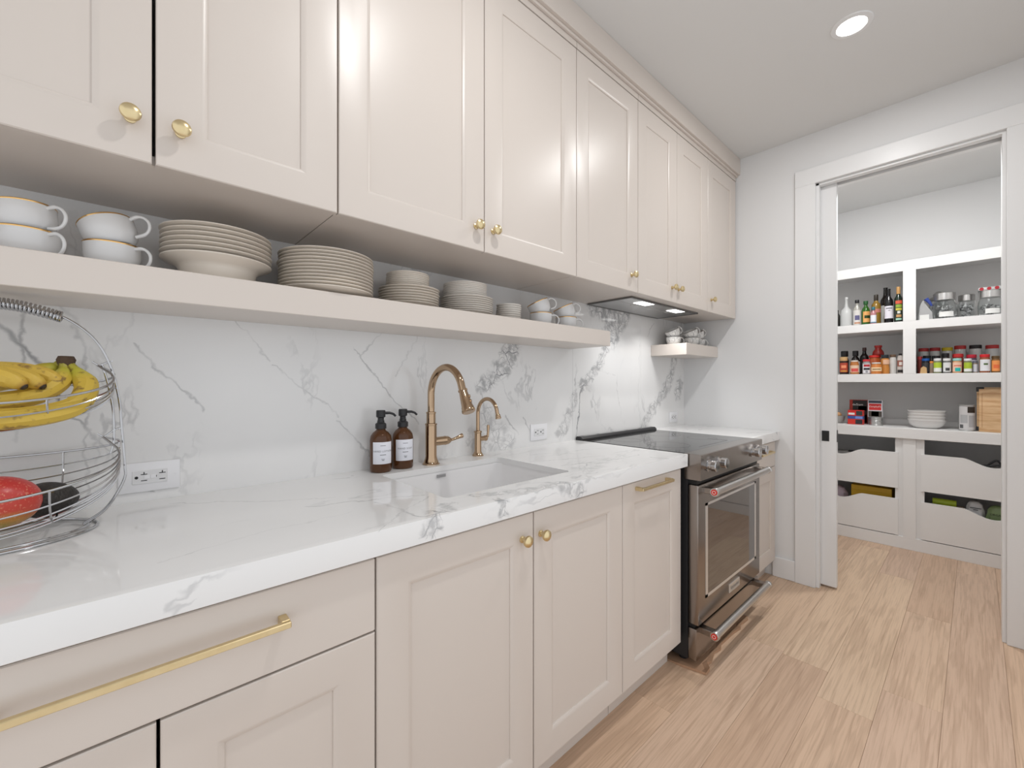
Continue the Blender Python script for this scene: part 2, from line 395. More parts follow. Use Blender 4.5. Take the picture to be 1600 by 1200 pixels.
# ------------------------------------------------------------------ hardware
def knob_geo(x, y, z):     # axis along -y, y = door face
    pr = [(.0095, 0), (.0095, -.003), (.006, -.005), (.0055, -.013), (.009, -.017), (.0145, -.020), (.0162, -.0245), (.0150, -.029), (.0105, -.0325), (.005, -.034), (0, -.0342)]
    return B().lathe(pr, (x, y, z), 28, 'y')
def bar_geo(x0, x1, y, z, r=.0055):
    b = B().box(x0, x1, y - .034, y - .024, z - r, z + r, .0012)
    for xa in (x0, x1 - .014): b.box(xa, xa + .014, y - .026, y + .0005, z - r * 1.25, z + r * 1.25, .001)
    return b
# ------------------------------------------------------------------ wall cabinets
UF, UZ0, UZ1 = -.36, 1.648, 2.567
def upper(x0, x1, doors, label):
    t_ = thing('wall_cabinet', label, 'cabinet', ((x0 + x1) / 2, -.18, UZ0 + .006), 'greige wall cabinets')
    z0 = UZ0 + .006
    b = B().box(x0 + .0008, x1 - .0008, -.337, -.0005, z0, z0 + .018).box(x0 + .0008, x1 - .0008, -.337, -.0005, 2.58, 2.599)
    b.box(x0 + .0008, x0 + .018, -.337, -.0005, z0 + .018, 2.58).box(x1 - .018, x1 - .0008, -.337, -.0005, z0 + .018, 2.58)
    b.box(x0 + .018, x1 - .018, -.012, -.0005, z0 + .018, 2.58)
    b.box(x0 + .0008, x1 - .0008, -.36, -.337, UZ1 + .004, 2.599)
    mk('body', b, M_CAB, t_)
    for a, c, kx in doors:
        d = mk('door', B().door(a + .0015, c - .0015, UZ0, UZ1, UF), M_CAB, t_)
        k = mk('knob', knob_geo(kx, UF, 1.724), M_BRASS, d); k['label'] = 'brushed brass knob'
upper(-1.0, -.308, [(-1.0, -.655, -.69), (-.655, -.308, -.62)], 'greige two-door wall cabinet at the far end from the range, past the basket')
upper(-.307, .407, [(-.307, .049, .016), (.052, .407, .092)], 'greige two-door wall cabinet above the fruit basket, gap open between its doors')
upper(.408, 1.359, [(.408, .882, .846), (.882, 1.359, .918)], 'wide greige two-door wall cabinet above the soap bottles and faucets')
upper(1.360, 1.822, [(1.360, 1.822, 1.765)], 'single-door greige wall cabinet between the wide cabinet and the hood cabinet')
upper(1.823, 2.605, [(1.823, 2.214, 2.157), (2.214, 2.605, 2.229)], 'greige two-door wall cabinet holding the range hood')
upper(2.606, 3.050, [(2.606, 3.044, 2.612 + .04)], 'single-door greige wall cabinet beside the end wall, above the corner shelf')

# range hood insert
t_ = thing('range_hood', 'stainless range hood insert with two lit lamps under the wall cabinets', 'range hood', (2.262, -.145, 1.650))
hx0, hx1, hy0, hy1, hz = 1.885, 2.640, -.285, -.012, 1.6535
M_HOOD = pmat('hood_steel', (.52, .52, .52), .33, 1)
b = B()
for q in ((hx0, hx1, hy0, hy0 + .012), (hx0, hx1, hy1 - .012, hy1), (hx0, hx0 + .012, hy0 + .012, hy1 - .012), (hx1 - .012, hx1, hy0 + .012, hy1 - .012)): b.box(*q, 1.645, hz)
mk('frame', b, pmat('hood_frame_grey', (.2, .2, .2), .35, 1), t_)
mk('lamp_panel', B().box(hx0 + .012, hx1 - .012, hy0 + .012, -.186, 1.648, hz), M_HOOD, t_)
for a, c in ((hx0 + .013, 2.261), (2.263, hx1 - .013)):
    f = mk('filter', B().box(a, c, -.184, hy1 - .013, 1.6465, hz, .001), M_HOOD, t_)
    mk('latch', B().box((a + c) / 2 - .02, (a + c) / 2 + .02, -.178, -.168, 1.6445, 1.6465), M_STEEL, f)
for cx in (2.09, 2.45):
    q = mk('lamp', B().box(cx - .06, cx + .06, -.262, -.206, 1.6462, 1.6482), M_HOODLED, t_); q['label'] = 'lit rectangular lamp'
    l = bpy.data.lights.new('hood_light', 'AREA'); l.shape = 'RECTANGLE'; l.size = .11; l.size_y = .05; l.energy = HOOD_W; l.spread = math.radians(125); l.color = (1, .99, .975)
    o = bpy.data.objects.new('hood_light', l); COL.objects.link(o); o.parent = t_; o.location = (cx - 2.262, -.234 + .145, 1.6455 - 1.650)

# ------------------------------------------------------------------ shelves
SH = 1.470
tag(mk('floating_shelf', B().box(-1.0, 1.755, -.25, -.0003, 1.398, SH, .0015), M_CAB, org=(.4, -.12, 1.398)), 'long thick greige floating shelf carrying plates and cups', 'shelf')
tag(mk('corner_shelf', B().box(2.58, XE - .0003, -.24, -.0003, 1.395, SH - .003, .0015), M_CAB, org=(2.8, -.12, 1.395)), 'short thick greige corner shelf with patterned cups beside the end wall', 'shelf')

# ------------------------------------------------------------------ base cabinets
BF = -.597
def lower(x0, x1, label, fronts, toe=True):
    t_ = thing('base_cabinet', label, 'cabinet', ((x0 + x1) / 2, -.3, 0), 'greige base cabinets')
    b = B().box(x0 + .0008, x0 + .018, -.575, -.001, .105, .8935).box(x1 - .018, x1 - .0008, -.575, -.001, .105, .8935)
    b.box(x0 + .018, x1 - .018, -.575, -.001, .105, .123).box(x0 + .018, x1 - .018, -.013, -.001, .123, .8935).box(x0 + .018, x1 - .018, -.575, -.555, .85, .8935)
    mk('body', b, M_CAB, t_)
    mk('toe_kick', B().box(x0 + .0008, x1 - .0008, -.535, -.517, 0, .105), M_CAB, t_)
    for f in fronts:
        kind, a, c, z0, z1, hw = f
        if kind == 'door': d = mk('door', B().door(a + .0015, c - .0015, z0, z1, BF), M_CAB, t_)
        elif kind == 'pull': d = mk('pull_out_front', B().door(a + .0015, c - .0015, z0, z1, BF), M_CAB, t_)
        else: d = mk('drawer', B().box(a + .0015, c - .0015, BF, BF + .020, z0, z1, .002), M_CAB, t_)
        if hw[0] == 'knob': k = mk('knob', knob_geo(hw[1], BF, hw[2]), M_BRASS, d); k['label'] = 'brushed brass knob'
        elif hw[0] == 'bar': k = mk('bar_handle', bar_geo(hw[1], hw[2], BF, hw[3]), M_BRASS, d); k['label'] = 'brass bar handle'
lower(-1.0, -.308, 'greige base cabinet past the one under the fruit basket', [('drawer', -1.0, -.308, .7005, .852, ('bar', -.83, -.48, .785)), ('door', -1.0, -.654, .11, .6965, ('none',)), ('door', -.654, -.308, .11, .6965, ('none',))])
lower(-.307, .397, 'greige base cabinet with a plain drawer and long brass bar handle', [('drawer', -.307, .397, .7005, .852, ('bar', -.132, .225, .792)), ('door', -.307, .044, .11, .6965, ('none',)), ('door', .046, .397, .11, .6965, ('none',))])
lower(.398, 1.323, 'greige two-door sink base cabinet with two brass knobs', [('door', .398, .870, .11, .852, ('knob', .824, .785)), ('door', .871, 1.323, .11, .852, ('knob', .898, .784))])
lower(1.324, 1.768, 'narrow greige pull-out base cabinet next to the range, bar handle on its top rail', [('pull', 1.324, 1.768, .11, .852, ('bar', 1.405, 1.645, .828))])
lower(2.566, 3.050, 'greige base cabinet between the range and the end wall', [('drawer', 2.567, 3.036, .7005, .852, ('bar', 2.70, 2.92, .80)), ('door', 2.567, 3.036, .11, .6965, ('none',))])

# ------------------------------------------------------------------ worktops and sink
CT, CB, CF = .915, .895, -.617
sx0, sx1, sy0, sy1 = .635, 1.145, -.505, -.122
b = B(); bm = b.bm
outer = [(-1.0, CF + .0195), (1.789, CF + .0195), (1.789, -.0004), (-1.0, -.0004)]
inner = []
for cx, cy, a in ((sx0, sy0, math.pi), (sx1, sy0, 1.5 * math.pi), (sx1, sy1, 0), (sx0, sy1, .5 * math.pi)):
    R = .016; ox = cx + (R if cx == sx0 else -R); oy = cy + (R if cy == sy0 else -R)
    for k in range(5): inner.append((ox + R * math.cos(a + k * math.pi / 8), oy + R * math.sin(a + k * math.pi / 8)))
es = []
for loop in (outer, inner):
    vv = [bm.verts.new((x, y, CT)) for x, y in loop]
    es += [bm.edges.new((vv[k], vv[(k + 1) % len(vv)])) for k in range(len(vv))]
r = bmesh.ops.triangle_fill(bm, edges=es, use_beauty=True)
fs = [g for g in r['geom'] if isinstance(g, bmesh.types.BMFace)]
ex = bmesh.ops.extrude_face_region(bm, geom=fs)
bmesh.ops.translate(bm, verts=[v for v in ex['geom'] if isinstance(v, bmesh.types.BMVert)], vec=(0, 0, CB - CT))
NOSE = [(CF + .0195, .862), (CF + .001, .862), (CF, .863), (CF, .9135), (CF + .0006, .9146), (CF + .0018, .915), (CF + .0195, .915)]
b.prism(NOSE, -1.0, 1.789, 'x').box(1.770, 1.789, CF + .0195, -.001, .862, CB)
wt = mk('worktop', b, M_COUNTER, org=(.4, -.3, .862))
tag(wt, 'long white marble worktop with grey veins and a sink cut-out', 'worktop')
tag(mk('worktop', B().box(2.562, XE - .0005, CF + .0195, -.0004, CB, CT).prism(NOSE, 2.562, XE - .0005, 'x'), M_COUNTER, org=(2.8, -.3, .862)), 'short white marble worktop between the range and the end wall', 'worktop')
# sink
t_ = thing('sink', 'white rectangular undermount sink below the faucets', 'sink', (.89, -.31, .66))
def rrect(x0, x1, y0_, y1_, R, n=6):
    out = []
    for cx, cy, a in ((x1 - R, y1_ - R, 0), (x0 + R, y1_ - R, .5), (x0 + R, y0_ + R, 1), (x1 - R, y0_ + R, 1.5)):
        for k in range(n + 1): out.append((cx + R * math.cos((a + .5 * k / n) * math.pi), cy + R * math.sin((a + .5 * k / n) * math.pi)))
    return out
b = B(); rings = []
def rr(g, z, R=.03): return [b.bm.verts.new((x, y, z)) for x, y in rrect(sx0 - g, sx1 + g, sy0 - g, sy1 + g, R)]
rings = [rr(.02, CB - .0005), rr(.002, CB - .0005), rr(.0015, .87), rr(.000, .72), rr(-.012, .690, .035), rr(-.04, .678, .04), rr(-.15, .674, .03)]
for a, c in zip(rings, rings[1:]):
    n = len(a)
    for k in range(n): b.bm.faces.new((a[k], a[(k + 1) % n], c[(k + 1) % n], c[k]))
b.bm.faces.new(rings[-1])
out = [rr(.02, CB - .0005), rr(.014, .70), rr(-.02, .680)]
for a, c in zip(out, out[1:]):
    for k in range(len(a)): b.bm.faces.new((a[k], a[(k + 1) % len(a)], c[(k + 1) % len(a)], c[k]))
b.bm.faces.new(out[-1])
bmesh.ops.remove_doubles(b.bm, verts=b.bm.verts[:], dist=1e-5)
mk('basin', b, M_SINK, t_)
mk('overflow_plate', B().box(.850, .888, -.1262, -.1225, .874, .885, .001), pmat('grey_plate', (.45, .45, .46), .3, .6), t_)
mk('drain', B().lathe([(.0, .676), (.03, .676), (.04, .6785), (.042, .675)], (.89, -.31, 0), 28), M_STEEL, t_)

# ------------------------------------------------------------------ faucets
def arc(c, r, a0, a1, n, x):   # in the y-z plane
    return [(x, c[0] + r * math.cos(a0 + (a1 - a0) * k / n), c[1] + r * math.sin(a0 + (a1 - a0) * k / n)) for k in range(n + 1)]
fx, fy = .862, -.066
t_ = thing('kitchen_faucet', 'tall polished brass gooseneck faucet with pull-down spray and side lever', 'faucet', (fx, fy, CT))
mk('base', B().lathe([(.032, 0), (.032, .004), (.028, .007), (.026, .013), (.0225, .022), (.021, .03), (.021, .145), (.0225, .147), (.0225, .152), (.017, .154), (.017, .188), (.0185, .190), (.0185, .195), (.0135, .197)], (fx, fy, CT + .0002), 36), M_FAUCET, t_)
R = .100; cyz = (fy - R, 1.175)
path = [(fx, fy, 1.10), (fx, fy, 1.14)] + arc(cyz, R, 0, math.radians(163), 26, fx)
e = Vector(path[-1]); dr = Vector((0, -math.sin(math.radians(20)) - .10, -.92)).normalized()
path.append(tuple(e + dr * .012))
mk('spout', B().tube(path, .0130, 20), M_FAUCET, t_)
h0 = e + dr * .010
def along(d, prof, p, seg=24):
    b = B(); d = d.normalized(); q = Vector((0, 0, 1)).rotation_difference(d)
    b.lathe(prof, (0, 0, 0), seg)
    for v in b.bm.verts: v.co = q @ v.co + p
    return b
sh = mk('spray_head', along(dr, [(.0165, 0), (.0165, .004), (.014, .006), (.0150, .012), (.0195, .060), (.0215, .064), (.0215, .070), (.0235, .074), (.0235, .080), (.020, .083), (.012, .083)], h0), M_FAUCET, t_)
for s_ in (.026, .044):
    p = h0 + dr * s_ + Vector((.6, -.8, .2)).normalized() * .0172
    mk('spray_button', along(Vector((.6, -.8, .2)), [(.0055, -.003), (.0055, .002), (.004, .003), (0, .003)], p, 14), M_FAUCET, sh)
hd = mk('handle_hub', B().lathe([(.0165, .012), (.0165, .058), (.0175, .060), (.0175, .064), (.0165, .066), (.0165, .074), (.012, .082), (.008, .088)], (fx, fy, .998), 28, 'x'), M_FAUCET, t_)
mk('lever', B().tube([(fx + .08, fy, .998), (fx + .096, fy, .998), (fx + .112, fy - .004, 1.003), (fx + .134, fy - .012, 1.012), (fx + .137, fy - .013, 1.013)], [.006, .0055, .006, .0092, .0075], 14), M_FAUCET, hd)
gx, gy = 1.105, -.040
t_ = thing('filter_faucet', 'small polished brass gooseneck water faucet with upright lever', 'faucet', (gx, gy, CT))
mk('base', B().lathe([(.024, 0), (.024, .004), (.020, .007), (.018, .012), (.0145, .018), (.014, .095), (.0165, .098), (.0165, .103), (.009, .106)], (gx, gy, CT + .0002), 30), M_FAUCET, t_)
R = .062; cyz = (gy - R, 1.092)
path = [(gx, gy, 1.01), (gx, gy, 1.06)] + arc(cyz, R, 0, math.radians(170), 22, gx)
e = Vector(path[-1]); path.append((e.x, e.y - .004, e.z - .012))
mk('spout', B().tube(path, .0078, 16), M_FAUCET, t_)
mk('spout_tip', along(Vector((0, -.25, -1)), [(.009, 0), (.0105, .004), (.0105, .010), (.012, .012), (.012, .017), (.0085, .018)], Vector(path[-1]) + Vector((0, 0, .003))), M_FAUCET, t_)
hd = mk('handle_hub', B().lathe([(.0105, .008), (.0105, .036), (.012, .038), (.012, .044), (.009, .048)], (gx, gy, .985), 20, 'x'), M_FAUCET, t_)
mk('lever', B().tube([(gx + .045, gy, .985), (gx + .052, gy, .990), (gx + .055, gy, 1.01), (gx + .056, gy, 1.035), (gx + .056, gy, 1.04)], [.005, .0055, .005, .0065, .005], 12), M_FAUCET, hd)

# ------------------------------------------------------------------ soap bottles
def soap(x, y, words, label, ang):
    z = CT + .0004; t_ = thing('soap_bottle', label, 'bottle', (x, y, z), 'amber pump bottles')
    r = .0365
    mk('bottle', B().lathe([(.028, 0), (.034, .001), (r, .006), (r, .108), (.034, .122), (.026, .134), (.017, .141), (.0145, .146), (.0145, .158), (0, .158)], (x, y, z), 48), M_AMBER, t_)
    pm = mk('pump', B().lathe([(.0185, .147), (.0185, .163), (.0165, .165), (.0120, .168), (.0120, .174), (.0105, .176), (.0105, .184), (.0155, .187), (.0155, .207), (.0140, .210), (0, .2105)], (x, y, z), 32), M_PUMP, t_)
    nd = Vector((.93, -.36, 0))
    mk('nozzle', B().tube([Vector((x, y, z + .200)) + nd * .012, Vector((x, y, z + .200)) + nd * .030, Vector((x, y, z + .196)) + nd * .042, Vector((x, y, z + .188)) + nd * .050], [.005, .0045, .004, .0038], 12), M_PUMP, pm)
    hw = .95
    lb = mk('label', B().lathe([(r + .0004, .030), (r + .0006, .0305), (r + .0006, .1035), (r + .0004, .104)], (x, y, z), 24, a0=ang - hw, a1=ang + hw), M_PAPER, t_)
    b = B(); rt = r + .0009
    def on(zc): return lambda a, c: (x + rt * math.cos(ang + a / rt), y + rt * math.sin(ang + a / rt), z + zc + c)
    text_on(b, words, .0088, on(.073), 1.15)
    for zc, hw_, th in ((.061, .010, .0009), (.092, .009, .0007), (.047, .006, .0006), (.043, .004, .0010)):
        b.lathe([(rt, zc - th), (rt, zc + th)], (x, y, z), 8, a0=ang - hw_ / rt, a1=ang + hw_ / rt, cap=False)
    mk('lettering', b, M_INK, lb)
soap(.664, -.062, 'HAND LOTION', 'amber pump bottle with a white HAND LOTION label', math.radians(-104))
soap(.752, -.054, 'HAND SOAP', 'amber pump bottle with a white HAND SOAP label', math.radians(-104))

# ------------------------------------------------------------------ outlets
def outlet(x0, x1, z0, z1, label, gfci):
    cx, cz = (x0 + x1) / 2, (z0 + z1) / 2
    t_ = thing('wall_outlet', label, 'outlet', (cx, 0, cz), 'white wall outlets')
    mk('cover_plate', B().box(x0, x1, -.0055, -.0003, z0, z1, .0025, 2), M_WHITEPL, t_)
    w, h = ((x1 - x0) * .285, (z1 - z0) * .225) if gfci else ((x1 - x0) * .30, (z1 - z0) * .225)
    f = mk('receptacle', B().box(cx - w, cx + w, -.0072, -.0050, cz - h, cz + h, .0008), pmat('receptacle_white', (.72, .72, .73), .3), t_)
    b = B()
    for s_ in ((-1, 1) if gfci else (-1, 1)):
        ox = cx + s_ * w * .52 + w * .18
        b.box(ox - .006, ox + .006, -.0078, -.0070, cz - h * .5 - .0009, cz - h * .5 + .0009)
        b.box(ox - .0065, ox + .0065, -.0078, -.0070, cz + h * .42 - .0009, cz + h * .42 + .0009)
        if gfci: b.box(ox - .001, ox + .001, -.0078, -.0070, cz + h * .42, cz + h * .42 + .006)
        b.lathe([(.0036, -.0078), (.0036, -.0070)], (ox - w * .42, 0, cz), 14, 'y')
    mk('slots', b, M_GAP, f)
    if gfci: mk('test_button', B().box(cx - .012, cx - .001, -.0082, -.007, cz - .005, cz + .005, .0005).box(cx + .001, cx + .012, -.0082, -.007, cz - .005, cz + .005, .0005), M_WHITEPL, f)
    for s_ in (-1, 1): mk('screw', B().lathe([(.0028, -.0064), (.0028, -.0050)], (cx + s_ * (x1 - x0) * .415, 0, cz), 12, 'y'), M_WHITEPL, t_)
outlet(-.002, .121, .940, 1.016, 'white wall outlet with test buttons beside the fruit basket', True)
outlet(1.453, 1.570, .940, 1.019, 'white wall outlet between the small faucet and the range', False)
outlet(2.826, 2.944, .941, 1.014, 'white wall outlet behind the range, below the corner shelf', False)

# ------------------------------------------------------------------ range
t_ = thing('range', 'dark stainless slide-in electric range with glass cooktop', 'range', (2.177, -.33, 0))
RX0, RX1 = 1.797, 2.555
b = B().box(RX0 + .002, RX1 - .002, -.612, -.03, .035, .900)
for xx in (RX0 + .05, RX1 - .05):
    for yy in (-.57, -.08): b.lathe([(.018, .0045), (.018, .035)], (xx, yy, 0), 14)
mk('body', b, M_BLACK, t_)
ck = mk('cooktop', B().box(RX0, RX1, -.598, -.052, .900, .9165, .0012), M_GLASSTOP, t_)
M_MARK = pmat('cooktop_print', (.10, .10, .10), .2)
b = B().box(2.02, 2.36, -.565, -.563, .9166, .9169).box(2.358, 2.36, -.563, -.46, .9166, .9169)
mk('control_outline', b, M_MARK, ck)
for cx, cy, rad in ((1.98, -.20, .075), (1.98, -.43, .10), (2.36, -.20, .10), (2.36, -.43, .075)):
    mk('burner_ring', B().lathe([(rad - .001, .9167), (rad, .9168), (rad + .001, .9167)], (cx, cy, 0), 48, cap=False), M_MARK, ck)
b = B().prism([(-.052, .9165), (-.052, .924), (-.040, .934), (-.012, .934), (-.006, .926), (-.006, .900), (-.052, .900)], RX0 - .004, RX1 + .004, 'x')
rv = mk('rear_vent', b, M_BLACK, t_)
for k in range(5): mk('vent_slot', B().box(RX0 + .03 + k * .144, RX0 + .15 + k * .144, -.036, -.018, .9338, .9348), pmat('vent_slot_grey', (.20, .20, .20), .3), rv)
cp = mk('control_panel', B().prism([(-.598, .9165), (-.666, .9165), (-.670, .9135), (-.668, .806), (-.598, .806)], RX0, RX1, 'x'), M_BLKSTEEL, t_, smooth=20)
for kx in (1.862, 1.968, 2.394, 2.502):
    kb = mk('knob', B().lathe([(.026, .0), (.026, -.006), (.020, -.008), (.019, -.020), (.023, -.022), (.0235, -.040), (.021, -.043), (0, -.0435)], (kx, -.669, .866), 32, 'y'), M_CHROME, cp)
    mk('pointer', B().box(kx - .002, kx + .002, -.7135, -.7120, .870, .886), M_BLKSTEEL, kb)
mk('door_gap', B().box(RX0 + .01, RX1 - .01, -.648, -.612, .786, .806), M_GAP, t_)
M_LT = pmat('bright_window_border', (.72, .70, .68), .3, .7)
od = mk('oven_door', B().box(RX0 + .002, RX1 - .002, -.658, -.614, .190, .784, .004, 2), M_BLKSTEEL, t_)
b = B(); wx0, wx1, wz0, wz1 = 1.868, 2.488, .288, .697
for q in ((wx0, wx1, wz0, wz0 + .013), (wx0, wx1, wz1 - .010, wz1), (wx0, wx0 + .020, wz0, wz1), (wx1 - .020, wx1, wz0, wz1)): b.box(q[0], q[1], -.6605, -.657, q[2], q[3])
mk('window_border', b, M_LT, od)
mk('window_glass', B().box(wx0 + .02, wx1 - .02, -.6600, -.657, wz0 + .013, wz1 - .010), M_OVENGLASS, od)
bd = mk('badge', B().box(2.128, 2.256, -.6612, -.657, .222, .262, .001), pmat('badge_silver', (.75, .73, .70), .3, .8), od)
b = B(); text_on(b, 'KitchenAid', .023, lambda a, c: (2.192 + a, -.6616, .242 + c)); mk('lettering', b, M_INK, bd)
def rhandle(par, z, y):
    x0, x1 = 1.832, 2.512
    h = mk('handle', B().tube([(x0 + .004, y, z), (x1, y, z)], .0155, 24), M_STEEL, par)
    for xx in (x0 + .012, x1 - .03): mk('handle_bracket', B().box(xx - .014, xx + .022, y + .002, -.640, z - .012, z + .013, .002), M_BLKSTEEL, h)
    mk('end_cap', B().lathe([(.017, x0 - .006), (.0185, x0 - .003), (.0185, x0 + .012), (.0145, x0 + .014)], (0, y, z), 24, 'x'), M_STEEL, h)
    mk('end_cap', B().lathe([(.0145, x1 - .012), (.0175, x1 - .010), (.0175, x1 + .004), (.015, x1 + .008)], (0, y, z), 24, 'x'), M_STEEL, h)
    md_ = mk('medallion', B().lathe([(.0125, x0 - .0085), (.0125, x0 - .0055)], (0, y, z), 24, 'x'), pmat('medallion_red', hexc(214, 52, 44), .35), h)
    mk('medallion_ring', B().lathe([(.0055, x0 - .0090), (.0075, x0 - .0092), (.0075, x0 - .0084)], (0, y, z), 20, 'x', cap=False), pmat('medallion_white', (.85, .8, .75), .4), h)
rhandle(od, .762, -.712)
sd = mk('storage_drawer', B().box(RX0 + .002, RX1 - .002, -.650, -.613, .036, .172, .004, 2), M_BLKSTEEL, t_)
mk('drawer_gap', B().box(RX0 + .012, RX1 - .012, -.636, -.6125, .172, .190), M_GAP, t_)
rhandle(sd, .160, -.712)
# torn cardboard left under the range
b = B(); pts = [(1.772, -.50), (1.778, -.60), (1.800, -.690), (1.835, -.690), (1.862, -.668), (1.90, -.672), (1.97, -.655), (2.02, -.664), (2.06, -.650), (2.20, -.655), (2.26, -.664), (2.30, -.652), (2.38, -.658), (2.41, -.645), (2.41, -.48)]
lo = [b.bm.verts.new((x, y, .0006)) for x, y in pts]; hi = [b.bm.verts.new((x, y, .0026 + (random.uniform(.004, .016) if 1 <= k <= len(pts) - 3 else 0))) for k, (x, y) in enumerate(pts)]
inn = [b.bm.verts.new((x + (.012 if k < 2 else 0), y + (.022 if 1 <= k < len(pts) - 1 else 0), .003)) for k, (x, y) in enumerate(pts)]
n = len(pts)
for k in range(n - 1): b.bm.faces.new((lo[k], lo[k + 1], hi[k + 1], hi[k])); b.bm.faces.new((hi[k], hi[k + 1], inn[k + 1], inn[k]))
b.bm.faces.new(lo[::-1]); b.bm.faces.new(inn); b.bm.faces.new((lo[-1], lo[0], hi[0], hi[-1])); b.bm.faces.new((hi[-1], hi[0], inn[0], inn[-1]))
tag(mk('cardboard_sheet', b, M_CARD, org=(1.8, -.6, 0), smooth=0), 'torn brown cardboard sheet sticking out under the range', 'cardboard')

# ------------------------------------------------------------------ dishes
def plate_prof(R, h=.018):
    return [(0, .002), (R * .52, .002), (R * .56, 0), (R * .60, .0), (R * .62, .003), (R * .70, .005), (R * .95, h - .0045), (R, h - .0022), (R, h - .0004), (R * .985, h), (R * .68, .0085), (R * .60, .0065), (0, .006)]
def bowl_prof(R, h):
    return [(0, .003), (R * .58, .003), (R * .60, 0), (R * .64, 0), (R * .66, .004), (R * .70, h * .55), (R * .76, h * .72), (R * .97, h - .006), (R, h - .003), (R, h - .0006), (R * .985, h), (R * .74, h * .80), (R * .66, h * .62), (R * .60, h * .16), (0, h * .13)]
def deep_prof(R, h):
    return [(0, .002), (R * .5, .002), (R * .52, 0), (R * .58, 0), (R * .62, .004), (R * .88, h * .5), (R * .985, h - .004), (R, h - .002), (R, h), (R * .97, h), (R * .85, h * .55), (R * .56, .0055), (0, .0045)]
def stack(name, prof, mat, x, y, z, n, pitch, what, cat, group):
    src = None
    for k in range(n):
        fromtop = n - 1 - k
        lab = (what % ('topmost' if fromtop == 0 else ('bottommost' if k == 0 else ORD[fromtop] + ' from the top')))
        jx, jy = random.uniform(-.0012, .0012), random.uniform(-.0012, .0012)
        if src is None:
            src = mk(name, B().lathe(prof, (0, 0, 0), 56), mat); o = src
        else:
            o = src.copy(); COL.objects.link(o)
        o.location = (x + jx, y + jy, z + .0004 + k * pitch); o.rotation_euler = (0, 0, random.uniform(0, 6))
        tag(o, lab, cat, group)
    return z + (n - 1) * pitch
tag(mk('pasta_bowl', B().lathe(bowl_prof(.1195, .058), (.190, -.124, SH + .0004), 56), M_CREAM, org=(.190, -.124, SH)), 'deep cream pasta bowl at the bottom of the stack beside the gold-rimmed cups', 'bowl')
stack('rimmed_plate', plate_prof(.1195, .0185), M_CREAM, .190, -.124, SH + .0512, 6, .0112, 'cream rimmed plate, %s of the six on the deep pasta bowl', 'plate', 'plates on the pasta bowl')
zt = SH
def dplate(n, z, tg, R=.131, mat=M_CREAM):
    global first_dp
    o = first_dp.copy() if first_dp else mk('dinner_plate', B().lathe(plate_prof(.131, .0175), (0, 0, 0), 56), M_CREAM)
    if first_dp: COL.objects.link(o)
    else: first_dp = o
    if R != .131: o.scale = (R / .131, R / .131, 1)
    o.location = (.460 + random.uniform(-.001, .001), -.1345 + random.uniform(-.001, .001), z); tag(o, tg, 'plate', 'stacked dinner plates'); return o
first_dp = None
for k in range(12):
    fromtop = 11 - k
    dplate(k, SH + .0004 + k * .0093, 'cream dinner plate, %s of the tallest plate stack%s' % ('topmost' if fromtop == 0 else 'bottommost' if k == 0 else ORD[fromtop] + ' from the top', ', slightly wider rim' if k == 8 else ''), .1335 if k == 8 else .131)
z1 = stack('salad_plate', plate_prof(.103, .017), M_CREAM, .742, -.118, SH, 7, .0088, 'cream salad plate, %s of the plates under small matte saucers', 'plate', 'stacked salad plates')
stack('saucer', deep_prof(.073, .016), M_CREAM, .740, -.112, z1 + .0095, 8, .0062, 'small matte cream saucer, %s of the saucers on the salad plates', 'saucer', 'stacked saucers')
z1 = stack('side_plate', plate_prof(.101, .017), M_WARMW, .990, -.118, SH, 8, .0078, 'off-white side plate, %s of the plates under smaller off-white dishes', 'plate', 'stacked side plates')
stack('dessert_dish', deep_prof(.084, .016), M_WARMW, .986, -.112, z1 + .0095, 8, .0064, 'off-white dessert dish, %s of the dishes on the side plates', 'dish', 'stacked dessert dishes')
stack('dipping_dish', deep_prof(.052, .018), M_WARMW, 1.192, -.135, SH, 7, .0088, 'tiny off-white dipping dish, %s of the small stack before the cups', 'dish', 'stacked dipping dishes')

def cup(mat, rimmat, R=.050, h=.060):
    """cup standing at the origin, handle towards +x"""
    root = bpy.data.objects.new('tea_cup', None); root.empty_display_size = .03; COL.objects.link(root); ORG[root.name] = (0, 0, 0)
    pr = [(0, .002), (R * .54, .002), (R * .56, 0), (R * .62, 0), (R * .72, .004), (R * .90, .016), (R * .985, .032), (R, h - .002), (R * .99, h), (R * .965, h), (R * .95, .032), (R * .85, .016), (R * .6, .006), (0, .005)]
    mk('bowl', B().lathe(pr, (0, 0, 0), 40), mat, root)
    mk('rim', B().lathe([(R * 1.000, h - .0034), (R * 1.008, h - .0010), (R * .985, h + .0005), (R * .962, h + .0004)], (0, 0, 0), 40, cap=False), rimmat, root)
    pts = []
    for k in range(17):
        a = math.radians(108 - 216 * k / 16); pts.append((R * .985 + .012 + .0215 * math.cos(a), 0, h * .52 + .0225 * math.sin(a)))
    pts[0] = (R * .97, 0, pts[0][2]); pts[-1] = (R * .93, 0, pts[-1][2])
    mk('handle', B().tube(pts, [.0040] * 3 + [.0031] * 11 + [.0038] * 3, 10), mat, root)
    return root
CUP1 = cup(M_PORC, M_GOLD); usedc = [False]
def place_cup(src, flag, x, y, z, az, tilt, label, group, taz=None):
    """tilt: lean (radians) towards direction taz"""
    o = src if not flag[0] else dup(src, (0, 0, 0)); flag[0] = True
    rot = Matrix.Rotation(az, 4, 'Z')
    if tilt:
        d = taz if taz is not None else az + math.pi
        rot = Matrix.Rotation(tilt, 4, Vector((-math.sin(d), math.cos(d), 0))) @ rot
    o.rotation_euler = rot.to_euler(); o.location = (x, y, z)
    tag(o, label, 'cup', group); return o
